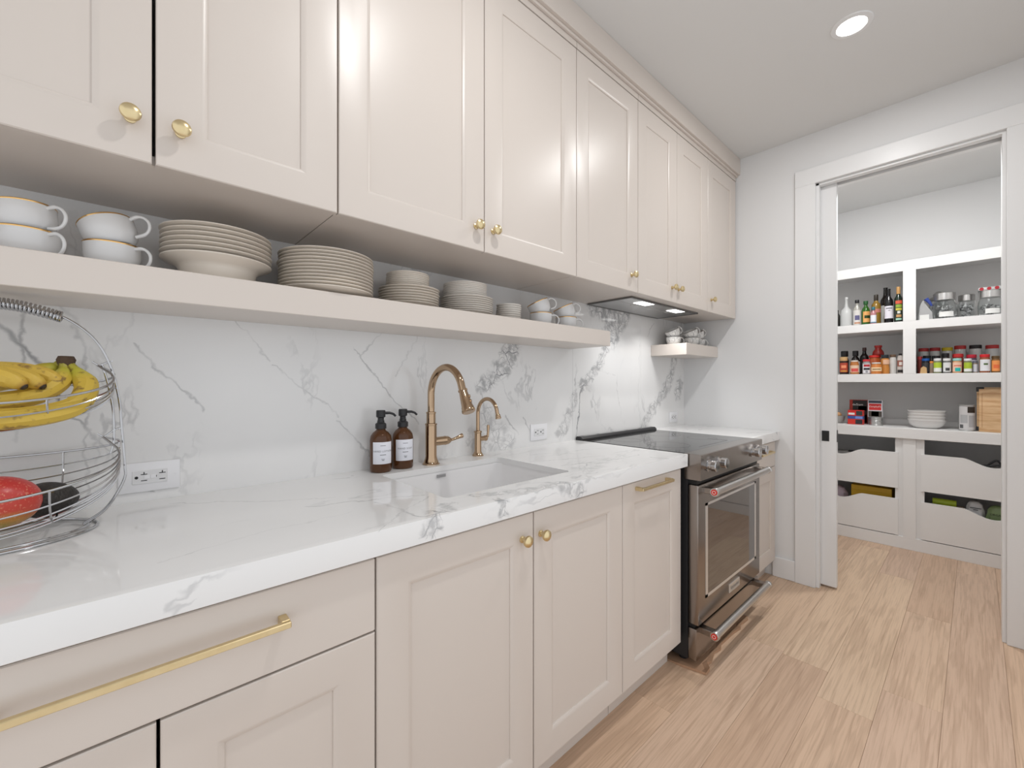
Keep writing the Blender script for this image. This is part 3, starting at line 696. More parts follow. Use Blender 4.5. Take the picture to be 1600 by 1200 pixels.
def cup_pair(src, flag, x, y, z, az, tilt, which, group, rim, drop=.016, off=.008):
    place_cup(src, flag, x, y, z + .0004, az, 0, 'white %s cup, lower of the pair %s' % (rim, which), group)
    d = az + math.pi
    place_cup(src, flag, x + off * math.cos(az), y + off * math.sin(az), z + .060 - drop + (.028 * math.sin(tilt)), az + .12, tilt, 'white %s cup, upper of the pair %s' % (rim, which), group, d)
cup_pair(CUP1, usedc, -.138, -.130, SH, math.radians(-47), math.radians(7), 'farthest from the pasta bowls', 'gold-rimmed cups', 'gold-rimmed', .012, -.004)
cup_pair(CUP1, usedc, -.010, -.125, SH, math.radians(-40), math.radians(23), 'right beside the pasta bowls', 'gold-rimmed cups', 'gold-rimmed')
cup_pair(CUP1, usedc, 1.392, -.130, SH, math.radians(-35), math.radians(24), 'next to the dipping dishes', 'gold-rimmed cups', 'gold-rimmed')
cup_pair(CUP1, usedc, 1.572, -.125, SH, math.radians(-35), math.radians(24), 'at the open end of the long shelf', 'gold-rimmed cups', 'gold-rimmed')
M_FLOR = pmat('porcelain_grey_print', (.8, .8, .78), .2); t = NT(M_FLOR)
nz = t.math('ABSOLUTE', t.math('SUBTRACT', t.noise(t.obj(), 75, 2).outputs['Fac'], .5))
t.l.new(t.mix(t.math('MULTIPLY', t.remap(nz, 0, .05, .75, 0), t.remap(t.noise(t.obj(), 40, 1).outputs['Fac'], .42, .6)), (.80, .79, .77), (.15, .15, .16)), t.b.inputs['Base Color'])
CUP2 = cup(M_FLOR, M_GREYRIM, .046, .052); used2 = [False]
for x, y, w in ((2.672, -.110, 'nearest the hood side of the corner shelf'), (2.806, -.168, 'at the front of the corner shelf'), (2.800, -.055, 'behind, against the backsplash on the corner shelf'), (2.945, -.150, 'closest to the end wall on the corner shelf')):
    cup_pair(CUP2, used2, x, y, SH - .003, math.radians(-28), math.radians(24), w, 'grey-patterned cups', 'grey-patterned', .019)

# ------------------------------------------------------------------ fruit basket
BX, BY = -.205, -.165
t_ = thing('fruit_basket', 'two-tier chrome wire fruit basket with coiled handle on the worktop', 'fruit basket', (BX, BY, CT))
def spline(P, n=10, closed=False):
    P = [Vector(p) for p in P]; out = []; L = len(P)
    rng = range(L if closed else L - 1)
    for i in rng:
        g = lambda k: P[k % L] if closed else P[max(0, min(L - 1, k))]
        p0, p1, p2, p3 = g(i - 1), g(i), g(i + 1), g(i + 2)
        for k in range(n):
            u = k / n; out.append(.5 * ((2 * p1) + (-p0 + p2) * u + (2 * p0 - 5 * p1 + 4 * p2 - p3) * u * u + (-p0 + 3 * p1 - 3 * p2 + p3) * u ** 3))
    if not closed: out.append(P[-1])
    return out
half = [(.150, .003), (.185, .030), (.213, .085), (.215, .120), (.210, .200), (.205, .270), (.190, .345), (.163, .402), (.118, .441), (.06, .457), (0, .460)]
prof = [(x, z) for x, z in half] + [(-x, z) for x, z in half[-2::-1]]
for dy in (-.007, .007):
    mk('arch_wire', B().tube(spline([(BX + x, BY + dy * (1.0 if z < .40 else .55), CT + z + .0015) for x, z in prof], 6), .0023, 8), M_CHROME, t_)
for s_ in (-1, 1):       # inner wires that carry the bowls
    mk('hanger_wire', B().tube(spline([(BX + s_ * x, BY, CT + z) for x, z in ((.178, .345), (.188, .30), (.196, .24), (.197, .18), (.192, .15))], 6), .0022, 8), M_CHROME, t_)
    for xh, zh, xt, zt_ in ((.184, .352, .173, .342), (.197, .205, .181, .187)):
        mk('clip', B().tube([(BX + s_ * (xh + .010), BY - .009, CT + zh), (BX + s_ * (xh + .010), BY + .009, CT + zh)], .0018, 6).tube([(BX + s_ * (xh + .010), BY, CT + zh), (BX + s_ * xh, BY, CT + zh - .004), (BX + s_ * xt, BY, CT + zt_), (BX + s_ * (xt - .010), BY, CT + zt_ + .008)], .0018, 6), M_CHROME, t_)
core = spline([(BX + x, BY, CT + z) for x, z in prof[8:13]], 30)
hel = []
turns = 44; seglen = len(core) - 1
for k in range(turns * 10 + 1):
    u = k / (turns * 10) * seglen; i = min(int(u), seglen - 1); p = core[i].lerp(core[i + 1], u - i)
    d = (core[i + 1] - core[i]).normalized(); nn = Vector((0, 1, 0)); bb = d.cross(nn); a = 2 * math.pi * k / 10
    hel.append(p + (nn * math.cos(a) + bb * math.sin(a)) * .0100)
q = mk('handle_coil', B().tube(hel, .0023, 6), M_CHROME, t_); q['label'] = 'coiled wire grip'
for gi, (rx, ry) in enumerate(((.172, .118), (.160, .106))):
    mk('base_ring', B().tube([(BX + rx * math.cos(2 * math.pi * k / 64), BY - .006 + ry * math.sin(2 * math.pi * k / 64), CT + .0030 + gi * .004) for k in range(64)], .0026, 8, closed=True), M_CHROME, t_)
def bowl(ztip, depth, b_, sag, n, a=.180, tilt=.0):
    """hammock of wires slung from tip to tip"""
    def P(s, th, k=1.0):     # s -pi/2..pi/2 along, th 0 (rear rim) .. pi (front rim)
        c = max(0, math.cos(s)) ** .55
        x = BX + a * math.sin(s) * (1 + .7 * c * (1 - c)); y = BY + b_ * c * math.cos(th)
        z = CT + ztip - (sag + (depth - sag) * math.sin(th) ** .8 if 0 < th < math.pi else sag) * c - tilt * c * (1 - math.cos(th)) / 2
        return (x, y, z)
    root = mk('bowl_rim', B().tube([P(-math.pi / 2 + math.pi * k / 40, 0) for k in range(41)] + [P(math.pi / 2 - math.pi * k / 40, math.pi) for k in range(1, 40)], .0024, 8, closed=True), M_CHROME, t_)
    for k in range(1, n):
        th = math.pi * k / n
        mk('bowl_wire', B().tube([P(-1.40 + 2.80 * j / 36, th) for j in range(37)], .0016, 6), M_CHROME, root)
    for s in (-1.40, -.62, .62, 1.40):
        mk('cross_wire', B().tube([P(s, math.pi * j / 24) for j in range(25)], .0019, 6), M_CHROME, root)
    return P
LOW = bowl(.187, .150, .150, .045, 14, tilt=.045)
UPP = bowl(.342, .118, .125, .050, 10, a=.172, tilt=.025)

def banana_mat():
    m = pmat('banana_peel', (.8, .55, .06), .45); t = NT(m)
    at = t.new('ShaderNodeAttribute'); at.attribute_name = 'along'
    c = t.ramp(at.outputs['Fac'], [(0, (.05, .03, .02)), (.035, (.30, .26, .03)), (.16, (.50, .46, .05)), (.30, (.60, .42, .06)), (.90, (.60, .40, .06)), (.955, (.40, .22, .03)), (.97, (.03, .02, .015)), (1, (.03, .02, .015))])
    sp = t.remap(t.noise(t.obj(), 48, 4).outputs['Fac'], .58, .70, 0, .8)
    st = t.new('ShaderNodeMapping'); t.put(st.inputs['Vector'], t.obj()); st.inputs['Scale'].default_value = (20, 60, 60)
    s2 = t.remap(t.noise(st.outputs[0], 1.2, 3).outputs['Fac'], .64, .72, 0, .7)
    t.l.new(t.mix(t.math('MAXIMUM', sp, s2), c, (.16, .08, .03)), t.b.inputs['Base Color'])
    return m
M_BAN = banana_mat()
def banana(pts, bunch, R=.0175):
    path = spline(pts, 8); L = len(path); rad = []
    for k in range(L):
        u = k / (L - 1)
        rad.append(R * (.42 if u < .10 else .42 + .58 * min(1, (u - .10) / .16) ** .8 if u < .26 else 1.0 if u < .74 else max(.26, 1 - ((u - .74) / .26) ** 2 * .80)))
    o = mk('banana', B().tube(path, rad, 10), M_BAN, bunch); me = o.data
    at = me.attributes.new('along', 'FLOAT', 'POINT')
    for i in range(len(me.vertices)): at.data[i].value = min(1, (i // 10) / (L - 1))
    return o
cr = Vector((-.079, -.150, 1.262))
bn = thing('banana_bunch', 'bunch of yellow bananas with green necks and a brown crown, upper basket', 'bananas', tuple(cr - Vector((0, 0, .12))), 'bananas in the upper basket')
banana([cr, cr + Vector((.016, -.014, -.024)), cr + Vector((.030, -.046, -.054)), cr + Vector((.012, -.086, -.090)), cr + Vector((-.045, -.106, -.106)), cr + Vector((-.110, -.106, -.108)), cr + Vector((-.142, -.100, -.104))], bn, .0195)
banana([cr + Vector((-.006, -.004, 0)), cr + Vector((-.006, -.014, -.022)), cr + Vector((-.014, -.042, -.046)), cr + Vector((-.042, -.062, -.068)), cr + Vector((-.090, -.066, -.078)), cr + Vector((-.132, -.062, -.080)), cr + Vector((-.150, -.06, -.08))], bn, .0180)
banana([cr + Vector((-.012, .006, 0)), cr + Vector((-.026, .006, -.012)), cr + Vector((-.060, .004, -.030)), cr + Vector((-.110, .0, -.048)), cr + Vector((-.160, -.004, -.068)), cr + Vector((-.190, -.006, -.084))], bn, .0165)
mk('crown', B().lathe([(.010, -.014), (.0140, -.004), (.0155, .002), (.0120, .010), (.006, .007), (0, .010)], tuple(cr + Vector((-.003, 0, .004))), 9), pmat('banana_crown', (.09, .055, .035), .8), bn)
bn = thing('banana_bunch', 'bruised brown-spotted bananas with dark tips, upper basket', 'bananas', (-.21, -.21, 1.19), 'bananas in the upper basket')
for tipx, tipy, tz in ((-.128, -.240, 1.220), (-.106, -.222, 1.220), (-.084, -.194, 1.224)):
    banana([(tipx - .185, tipy + .01, tz - .020), (tipx - .165, tipy + .012, tz - .008), (tipx - .12, tipy + .014, tz + .016), (tipx - .06, tipy + .010, tz + .018), (tipx - .02, tipy + .002, tz + .006), (tipx, tipy - .006, tz - .010)], bn, .0175)

def blob(name, c, rx, ry, rz, mat, rot, label, cat, shape=None):
    b = B(); bmesh.ops.create_uvsphere(b.bm, u_segments=32, v_segments=20, radius=1)
    for v in b.bm.verts:
        p = v.co.copy()
        k = 1 + (shape(p) if shape else 0); v.co = Vector((p.x * rx, p.y * ry * k, p.z * rz * k))
    o = mk(name, b, mat, smooth=180); o.location = c; o.rotation_euler = rot
    return tag(o, label, cat)
M_MANGO = pmat('mango_skin', (.6, .1, .05), .32); t = NT(M_MANGO); oc = t.obj()
sx = t.new('ShaderNodeSeparateXYZ'); t.l.new(oc, sx.inputs[0])
g = t.math('ADD', sx.outputs[2], t.math('MULTIPLY', t.math('SUBTRACT', t.noise(oc, 16, 2).outputs['Fac'], .5), .05))
c = t.ramp(t.remap(g, -.05, .05, 0, 1, False), [(0, (.30, .30, .05)), (.22, (.55, .26, .06)), (.42, (.58, .07, .045)), (1, (.50, .035, .035))])
t.l.new(t.mix(t.remap(t.noise(oc, 260, 1).outputs['Fac'], .60, .70, 0, .5), c, (.75, .35, .22)), t.b.inputs['Base Color'])
mango = blob('mango', (-.174, -.222, .9985), .066, .046, .048, M_MANGO, (0, .15, .15), 'large red and green mango in the lower basket', 'mango', lambda p: .10 * p.x)
ORG[mango.name] = (0, 0, 0)
mk('stem', B().tube([(.058, 0, .012), (.068, 0, .016), (.078, .001, .018)], [.004, .003, .0034], 8), pmat('stem_brown', (.10, .07, .03), .8), mango)
M_AVO = pmat('avocado_skin', (.03, .025, .022), .5); t = NT(M_AVO); oc = t.obj()
t.l.new(t.mix(t.noise(oc, 90, 3).outputs['Fac'], (.014, .012, .012), (.05, .042, .036)), t.b.inputs['Base Color']); t.bump(t.noise(oc, 120, 3).outputs['Fac'], .9, .004)
blob('avocado', (-.106, -.138, .976), .047, .036, .036, M_AVO, (0, .1, .5), 'dark bumpy avocado beside the mango', 'avocado', lambda p: -.14 * p.x)

# ------------------------------------------------------------------ pantry shelving
FX = 4.245
t_ = thing('pantry_unit', 'white built-in pantry unit with open shelves and scooped drawers', 'shelving', (4.45, -1.123, 0))
YA, YB = PYL - .001, PYR + .001
BK = PX - .001
mk('back_panel', B().box(BK - .012, BK, YB, YA, .0, 2.115), M_PANTRY, t_)
b = B().box(FX, FX + .02, YB, YA, 2.042, 2.115, .001).box(FX + .02, BK - .012, YB, YA, 2.090, 2.115); mk('top_rail', b, M_PANTRY, t_)
for z0, z1 in ((1.611, 1.672), (1.225, 1.287)):
    mk('shelf', B().box(FX, BK - .012, YB, YA, z0, z1, .001), M_PANTRY, t_)
b = B()
for z0, z1 in ((1.287, 1.611), (1.672, 2.042)): b.box(FX - .001, FX + .02, -1.158, -1.089, z0, z1).box(FX + .02, BK - .012, -1.1335, -1.1135, z0, z1)
mk('upright', b, M_PANTRY, t_)
mk('worktop', B().box(FX - .022, BK - .012, YB, YA, .812, .887, .002), M_PANTRY, t_)
mk('upstand', B().box(BK - .030, BK - .012, YB, YA, .887, .925), M_PANTRY, t_)
mk('plinth', B().box(FX - .003, FX + .02, YB, YA, 0, .088, .001), M_PANTRY, t_)
mk('stile', B().box(FX - .003, FX + .02, -1.158, -1.089, .088, .812), M_PANTRY, t_)
for y0_, y1_ in ((-1.089, -1.045), (-1.202, -1.158), (PYL - .046, YA), (YB, PYR + .046)): mk('stile', B().box(FX + .008, FX + .026, y0_, y1_, .088, .812), M_PANTRY, t_)
mk('divider', B().box(FX + .026, BK - .012, -1.1335, -1.1135, .03, .812), M_PANTRY, t_)
mk('drawer_deck', B().box(FX + .026, BK - .012, YB, YA, .03, .05), M_PANTRY, t_)
def drawer(ya, yb, z0, z1, dipdir):
    # front with a scooped top edge; ya > yb
    w = ya - yb; c = (ya + yb) / 2; hw = w / 2 - .205; poly = [(ya, z0), (ya, z1)]
    d = .050
    for k in range(25):
        u = -1 + 2 * k / 24; s = .5 + .5 * math.cos(math.pi * u); poly.append((c - u * hw, z1 - d * s ** .8))
    poly += [(yb, z1), (yb, z0)]
    f = mk('drawer', B().prism(poly, FX - .004, FX + .015, 'x'), M_PANTRY, t_)
    b = B().box(FX + .03, BK - .05, yb + .03, ya - .03, z0 + .008, z0 + .016)
    for q in (yb + .022, ya - .034): b.box(FX + .015, BK - .05, q, q + .012, z0 + .008, z0 + .17)
    b.box(BK - .06, BK - .05, yb + .034, ya - .034, z0 + .016, z0 + .17)
    mk('drawer_box', b, M_PANTRY, f)
for ya, yb in ((PYL - .05, -1.062), (-1.185, PYR + .05)):
    drawer(ya, yb, .440, .704, 0); drawer(ya, yb, .094, .360, 0)

# ------------------------------------------------------------------ pantry goods
def jar(name, label, cat, x, y, z, r, h, prof, body, lid=None, lidf=.80, lidr=.9, lab=None, labz=(.15, .6), group=None, ang=math.pi + .2, print_=None):
    t_ = thing(name, label, cat, (x, y, z + .0005), group)
    mk('body', B().lathe([(r * a, h * c) for a, c in prof], (x, y, z + .0005), 24), body, t_)
    if lid: mk('lid', B().lathe([(r * lidr * .98, h * lidf), (r * lidr, h * lidf + .001), (r * lidr, h - .002), (r * lidr * .92, h), (0, h)], (x, y, z + .0005), 24), lid, t_)
    if lab:
        rr_ = r * 1.008 + .0002
        l = mk('label', B().lathe([(rr_, h * labz[0]), (rr_, h * labz[1])], (x, y, z + .0005), 20, a0=ang - 1.25, a1=ang + 1.25, cap=False), lab, t_)
        rp = rr_ + .0004
        for (zz0, zz1, hw, mt) in (print_ or []):
            mk('label_print', B().lathe([(rp, h * zz0), (rp, h * zz1)], (x, y, z + .0005), 12, a0=ang - hw, a1=ang + hw, cap=False), mt, l)
    return t_
BOT = [(0, 0), (.9, 0), (1, .02), (1, .58), (.85, .68), (.42, .78), (.36, .84), (.36, .93), (0, .93)]
WINE = [(0, 0), (.92, 0), (1, .02), (1, .60), (.90, .68), (.50, .76), (.40, .82), (.38, .97), (.42, .975), (.42, 1), (0, 1)]
JAR = [(0, 0), (.93, 0), (1, .03), (1, .74), (.86, .82), (.86, .90), (0, .90)]
PB = [(0, 0), (.9, 0), (1, .05), (1, .28), (.90, .45), (.98, .62), (.9, .78), (.6, .84), (.6, .9), (0, .9)]
wht, blk = flat(225, 225, 222), flat(28, 28, 30, .35)
S1, S2, S3 = 1.672, 1.287, .887
G1 = 'bottles on the upper pantry shelf'
jar('spray_bottle', 'frosted white plastic squeeze bottle on the upper pantry shelf', 'bottle', 4.36, -.738, S1, .040, .242, [(0, 0), (.95, 0), (1, .02), (1, .45), (.85, .56), (.35, .66), (.24, .80), (.20, .93), (0, .93)], flat(196, 197, 196, .35), flat(206, 206, 206), .93, .28, group=G1)
jar('dressing_bottle', 'clear bottle with black cap and pale printed label', 'bottle', 4.34, -.809, S1, .025, .208, BOT, flat(170, 168, 160, .15), blk, .88, .55, flat(214, 210, 206), (.05, .60), G1, print_=[(.22, .40, .6, flat(94, 92, 130)), (.08, .14, .8, flat(190, 140, 110))])
jar('green_bottle', 'green glass bottle with green cap and orange label', 'bottle', 4.34, -.863, S1, .027, .192, BOT, flat(44, 92, 28, .12), flat(30, 84, 40), .86, .55, flat(222, 164, 96), (.12, .56), G1, ang=math.pi + .75, print_=[(.28, .40, .9, flat(34, 60, 26))])
jar('oil_bottle', 'amber olive-oil bottle with dark cap and pink band', 'bottle', 4.375, -.921, S1, .0300, .238, WINE, flat(142, 110, 44, .12), flat(52, 44, 36), .80, .46, flat(196, 124, 112), (.40, .52), G1)
jar('extract_bottle', 'small white-labelled bottle with teal cap before the oil bottle', 'bottle', 4.300, -.914, S1, .0185, .134, BOT, flat(176, 120, 124, .2), flat(42, 106, 122), .82, .6, flat(222, 224, 230), (.08, .52), G1, print_=[(.08, .13, 1.2, flat(60, 130, 150))])
jar('wine_bottle', 'tall black bottle with dotted white label, behind the white-labelled one', 'bottle', 4.46, -.968, S1, .0330, .298, WINE, flat(30, 24, 22, .12), None, lab=flat(200, 200, 196), labz=(.05, .52), group=G1, ang=math.pi - .3)
jar('wine_bottle', 'black glass bottle with a plain white label, upper pantry shelf', 'bottle', 4.33, -1.001, S1, .0265, .263, WINE, flat(22, 20, 22, .1), None, lab=flat(222, 218, 226), labz=(.14, .50), group=G1, print_=[(.42, .445, .7, flat(50, 50, 56)), (.36, .375, .25, flat(40, 40, 44))])
jar('balsamic_bottle', 'dark green bottle with gold cap and colourful label', 'bottle', 4.33, -1.056, S1, .0250, .271, WINE, flat(26, 40, 30, .1), flat(196, 150, 92, .3), .80, .48, flat(40, 48, 40), (.06, .62), G1, print_=[(.52, .61, .8, flat(214, 92, 66)), (.42, .50, .75, flat(140, 170, 60)), (.34, .40, .75, flat(206, 196, 70)), (.25, .32, .35, flat(220, 220, 210)), (.15, .22, .6, flat(196, 150, 100)), (.07, .12, .7, flat(160, 200, 180))])
tag(mk('dark_bottle', B().lathe([(0, 0), (.018, 0), (.019, .003), (.019, .10), (.008, .125), (.008, .15), (0, .15)], (4.40, -.672, S1 + .0005), 20), flat(60, 58, 56, .2), org=(4.40, -.672, S1)), 'thin dark bottle beside the frosted squeeze bottle', 'bottle', G1)
# upper right: storage jars
def shell(r, h, w=.003, neck=.82):
    return [(0, 0), (r * .82, 0), (r * .96, h * .06), (r, h * .25), (r, h * .55), (r * .95, h * .74), (r * neck, h * .86), (r * neck, h), (r * neck - w, h), (r * neck - w, h * .86), (r * .95 - w, h * .73), (r - w, h * .55), (r - w, h * .25), (r * .96 - w, h * .08), (r * .8, w), (0, w)]
M_FILL = pmat('foil_wrapped_sweets', (.62, .62, .62), .4); t = NT(M_FILL)
t.l.new(t.ramp(t.noise(t.obj(), 70, 3).outputs['Fac'], [(.3, (.16, .16, .16)), (.5, (.45, .45, .45)), (.7, (.85, .85, .85))]), t.b.inputs['Base Color'])
G2 = 'glass jars on the upper pantry shelf'
def gjar(x, y, r, h, lh, label, fill, lidr=.82, paper=None):
    z = S1 + .0005; t_ = thing('glass_jar', label, 'jar', (x, y, z), G2)
    mk('glass', B().lathe(shell(r, h), (x, y, z), 36), M_GLASS, t_)
    mk('lid', B().lathe([(r * lidr + .002, h - .012), (r * lidr + .004, h - .011), (r * lidr + .004, h + lh - .003), (r * lidr, h + lh), (0, h + lh + .001)], (x, y, z), 36), M_STEEL, t_)
    if fill:
        b = B()
        for k in range(26):
            a, q, zz = random.uniform(0, 6.28), (r - .020) * math.sqrt(random.random()), .012 + random.random() * h * fill
            p = Vector((x + q * math.cos(a), y + q * math.sin(a), z + zz)); s_ = random.uniform(.007, .012)
            m0 = len(b.bm.verts); b.box(-s_ * 1.5, s_ * 1.5, -s_, s_, -s_ * .35, s_ * .35, .002)
            rot = Matrix.Rotation(random.uniform(0, 6), 3, Vector((random.random(), random.random(), random.random() + .1)).normalized())
            b.bm.verts.ensure_lookup_table()
            for v in b.bm.verts[m0:]: v.co = rot @ v.co + p
        o = mk('contents', b, M_FILL, t_); o['kind'] = 'stuff'
    if paper: mk('label', B().lathe([(r + .0008, h * .10), (r + .0008, h * .34)], (x, y, z), 16, a0=math.pi + .2 - .6, a1=math.pi + .2 + .6, cap=False), wht, t_)
gjar(4.350, -1.300, .064, .148, .040, 'round glass jar with steel lid and white tag, next to the silver pouch', .55, paper=True)
gjar(4.440, -1.408, .046, .140, .032, 'smaller glass jar with steel lid between two larger jars', .60)
gjar(4.350, -1.518, .058, .136, .036, 'round glass jar with steel lid under the red-dotted packet', .50, paper=True)
t_ = thing('glass_canister', 'glass canister with dome lid and loop handle behind the jars', 'jar', (4.53, -1.262, S1 + .0005), G2)
mk('glass', B().lathe(shell(.055, .165, neck=.9), (4.53, -1.262, S1 + .0005), 32), M_GLASS, t_)
mk('lid', B().lathe([(.053, .166), (.054, .172), (.045, .188), (.022, .200), (0, .203)], (4.53, -1.262, S1 + .0005), 32), M_STEEL, t_)
mk('loop_handle', B().tube([(4.53, -1.262 + .026 * math.cos(math.pi * k / 12), S1 + .2 + .030 * math.sin(math.pi * k / 12)) for k in range(13)], .0045, 8), M_STEEL, t_)
# grey pouch with clip
b = B().prism([(-1.165, 0), (-1.172, .110), (-1.185, .150), (-1.192, .152), (-1.215, .10), (-1.240, .055), (-1.244, 0)], 4.335, 4.385, 'x')
for v in b.bm.verts: v.co.z += S1 + .0005; v.co.x += (.02 if v.co.x < 4.36 else -.02) * (v.co.z - S1) / .16
pouch = thing('snack_pouch', 'crumpled silver-grey pouch closed with a blue clip', 'pouch', (4.36, -1.2, S1))
mk('bag', b, flat(158, 158, 158, .3), pouch); mk('label', B().box(4.3325, 4.3345, -1.222, -1.172, S1 + .006, S1 + .045), wht, pouch)
mk('clip', B().tube([(4.335, -1.205, S1 + .160), (4.335, -1.222, S1 + .135), (4.335, -1.236, S1 + .105)], [.014, .010, .006], 10), flat(52, 72, 150), pouch)
# packet on top of the right jar
pk = thing('flat_packet', 'clear flat packet with red round stickers lying on the glass jars', 'packet', (4.37, -1.50, S1 + .1745))
mk('wrapper', B().box(4.325, 4.44, -1.585, -1.462, S1 + .1745, S1 + .197, .006, 2), flat(190, 190, 190, .25), pk)
for k, yy in enumerate((-1.478, -1.513, -1.548)):
    mk('sticker', B().lathe([(.0105, 4.3235), (.0105, 4.3255)], (0, yy, S1 + .186), 18, 'x'), flat(166, 34, 44), pk)
# second shelf, left
G3 = 'sauces on the lower pantry shelf'
dk = flat(30, 24, 22, .15)
jar('sauce_jar', 'squat dark sauce jar with tan top and red label', 'jar', 4.30, -.730, S2, .0275, .139, JAR, flat(46, 30, 24, .2), flat(206, 168, 118), .76, .93, flat(176, 70, 50), (.12, .66), G3, print_=[(.36, .52, .6, flat(236, 150, 110)), (.16, .22, .8, flat(196, 160, 60))])
jar('sauce_bottle', 'black-capped dark sauce bottle behind the tan-topped jar', 'bottle', 4.42, -.716, S2, .0290, .194, BOT, dk, blk, .76, .84, group=G3)
jar('sauce_bottle', 'black-capped dark sauce bottle behind the orange-brown jar', 'bottle', 4.42, -.787, S2, .0280, .192, BOT, dk, blk, .78, .70, flat(210, 206, 206), (.06, .55), G3)
jar('spread_jar', 'orange-brown spread jar with pale lid and red label', 'jar', 4.30, -.799, S2, .0285, .109, JAR, flat(178, 112, 56, .2), flat(222, 214, 204), .84, .84, flat(226, 196, 168), (.14, .64), G3, print_=[(.18, .42, .8, flat(212, 84, 78))])
jar('soy_bottle', 'slim black bottle with brown cap on the lower pantry shelf', 'bottle', 4.43, -.842, S2, .0290, .216, WINE, flat(24, 18, 18, .12), flat(64, 36, 34), .88, .46, group=G3)
jar('salsa_jar', 'red salsa jar with flat red lid carrying another red jar', 'jar', 4.41, -.910, S2, .0385, .150, JAR, flat(172, 84, 40, .18), flat(206, 44, 38), .88, .98, group=G3)
jar('chili_jar', 'wide-bottomed red chili jar standing on the red lid', 'jar', 4.41, -.930, S2 + .1505, .0370, .076, [(0, 0), (.95, 0), (1, .08), (.9, .35), (.55, .62), (.52, .8), (0, .8)], flat(150, 40, 34, .15), flat(170, 44, 40), .78, .64, group=G3)
jar('spice_jar', 'clear jar with red lid and black-red-white label', 'jar', 4.30, -.873, S2, .0245, .114, JAR, flat(150, 146, 144, .2), flat(206, 52, 58), .86, .95, flat(226, 226, 230), (.06, .70), G3, print_=[(.50, .66, .8, flat(172, 40, 48)), (.28, .42, .8, flat(40, 40, 44)), (.08, .24, .3, flat(150, 150, 156))])
jar('mustard_jar', 'low orange jar with white lid and cream oval label', 'jar', 4.295, -.932, S2, .0320, .088, JAR, flat(196, 118, 54, .2), flat(222, 220, 214), .84, .86, flat(236, 206, 164), (.24, .58), G3, print_=[(.37, .44, .8, flat(120, 80, 44))])
jar('squeeze_bottle', 'curvy caramel-coloured squeeze bottle with dark cap', 'bottle', 4.345, -.978, S2, .0270, .147, PB, flat(196, 130, 62, .3), flat(34, 44, 50), .82, .80, flat(224, 180, 150), (.50, .74), G3, ang=math.pi + .9)
jar('powder_jar', 'white powder jar with bronze lid', 'jar', 4.36, -1.022, S2, .0205, .148, JAR, flat(206, 204, 200, .3), flat(110, 88, 70, .35), .86, .9, group=G3)
jar('patterned_jar', 'brown and white patterned jar with black cap against the upright', 'jar', 4.36, -1.064, S2, .0185, .154, JAR, flat(196, 188, 182, .3), blk, .90, .5, flat(150, 92, 78), (.36, .66), G3, print_=[(.42, .58, .5, flat(226, 216, 208)), (.06, .2, 1.0, flat(40, 36, 36))])
# second shelf, right: spices
G4 = 'back-row jars on the spice shelf'
glassy = pmat('thin_clear_jar', (.52, .52, .51), .1)
for y, r, h, c, nm in ((-1.182, .0285, .196, (176, 56, 54), 'red-lidded clear jar in the back row, next to the upright'), (-1.243, .0290, .196, (168, 48, 50), 'red-lidded clear jar in the back row, beside the yellow-lidded one'), (-1.308, .0290, .194, (206, 184, 44), 'yellow-lidded clear jar in the back row of spices'), (-1.374, .0300, .204, (184, 56, 56), 'red-lidded clear jar in the back row, between yellow and black lids'), (-1.450, .0310, .203, (40, 38, 40), 'black-lidded clear jar in the back row of spices'), (-1.530, .0320, .198, (180, 54, 54), 'red-lidded clear jar in the back row, past the black-lidded one')):
    jar('storage_jar', nm, 'jar', 4.53, y, S2, r, h, [(0, 0), (.95, 0), (1, .02), (1, .84), (.94, .87), (.94, .92), (0, .92)], glassy, flat(*c), .87, 1.02, group=G4)
G5 = 'middle-row jars on the spice shelf'
for y, r, h, body, lid, lab, nm in ((-1.168, .0150, .128, (120, 50, 44), (178, 48, 50), None, 'narrow red-lidded jar in the middle row beside the upright'), (-1.206, .0225, .133, (50, 46, 46), (28, 28, 30), None, 'black-lidded dark jar behind the blue cap'), (-1.254, .0235, .130, (60, 56, 54), (30, 30, 32), None, 'black-lidded dark jar behind the lime label'), (-1.303, .0200, .146, (66, 62, 60), (46, 46, 48), None, 'taller grey-black lidded jar in the middle row'), (-1.365, .0290, .139, (128, 70, 56), (212, 58, 58), None, 'wide red-lidded jar behind the teal lid'), (-1.431, .0260, .130, (96, 78, 96), (204, 48, 66), (196, 196, 208), 'red-lidded jar with lilac label in the middle row')):
    jar('spice_jar', nm, 'jar', 4.415, y, S2, r, h, JAR, flat(*body, .2), flat(*lid), .82, .98, flat(*lab) if lab else None, (.1, .7), G5)
G6 = 'front-row jars on the spice shelf'
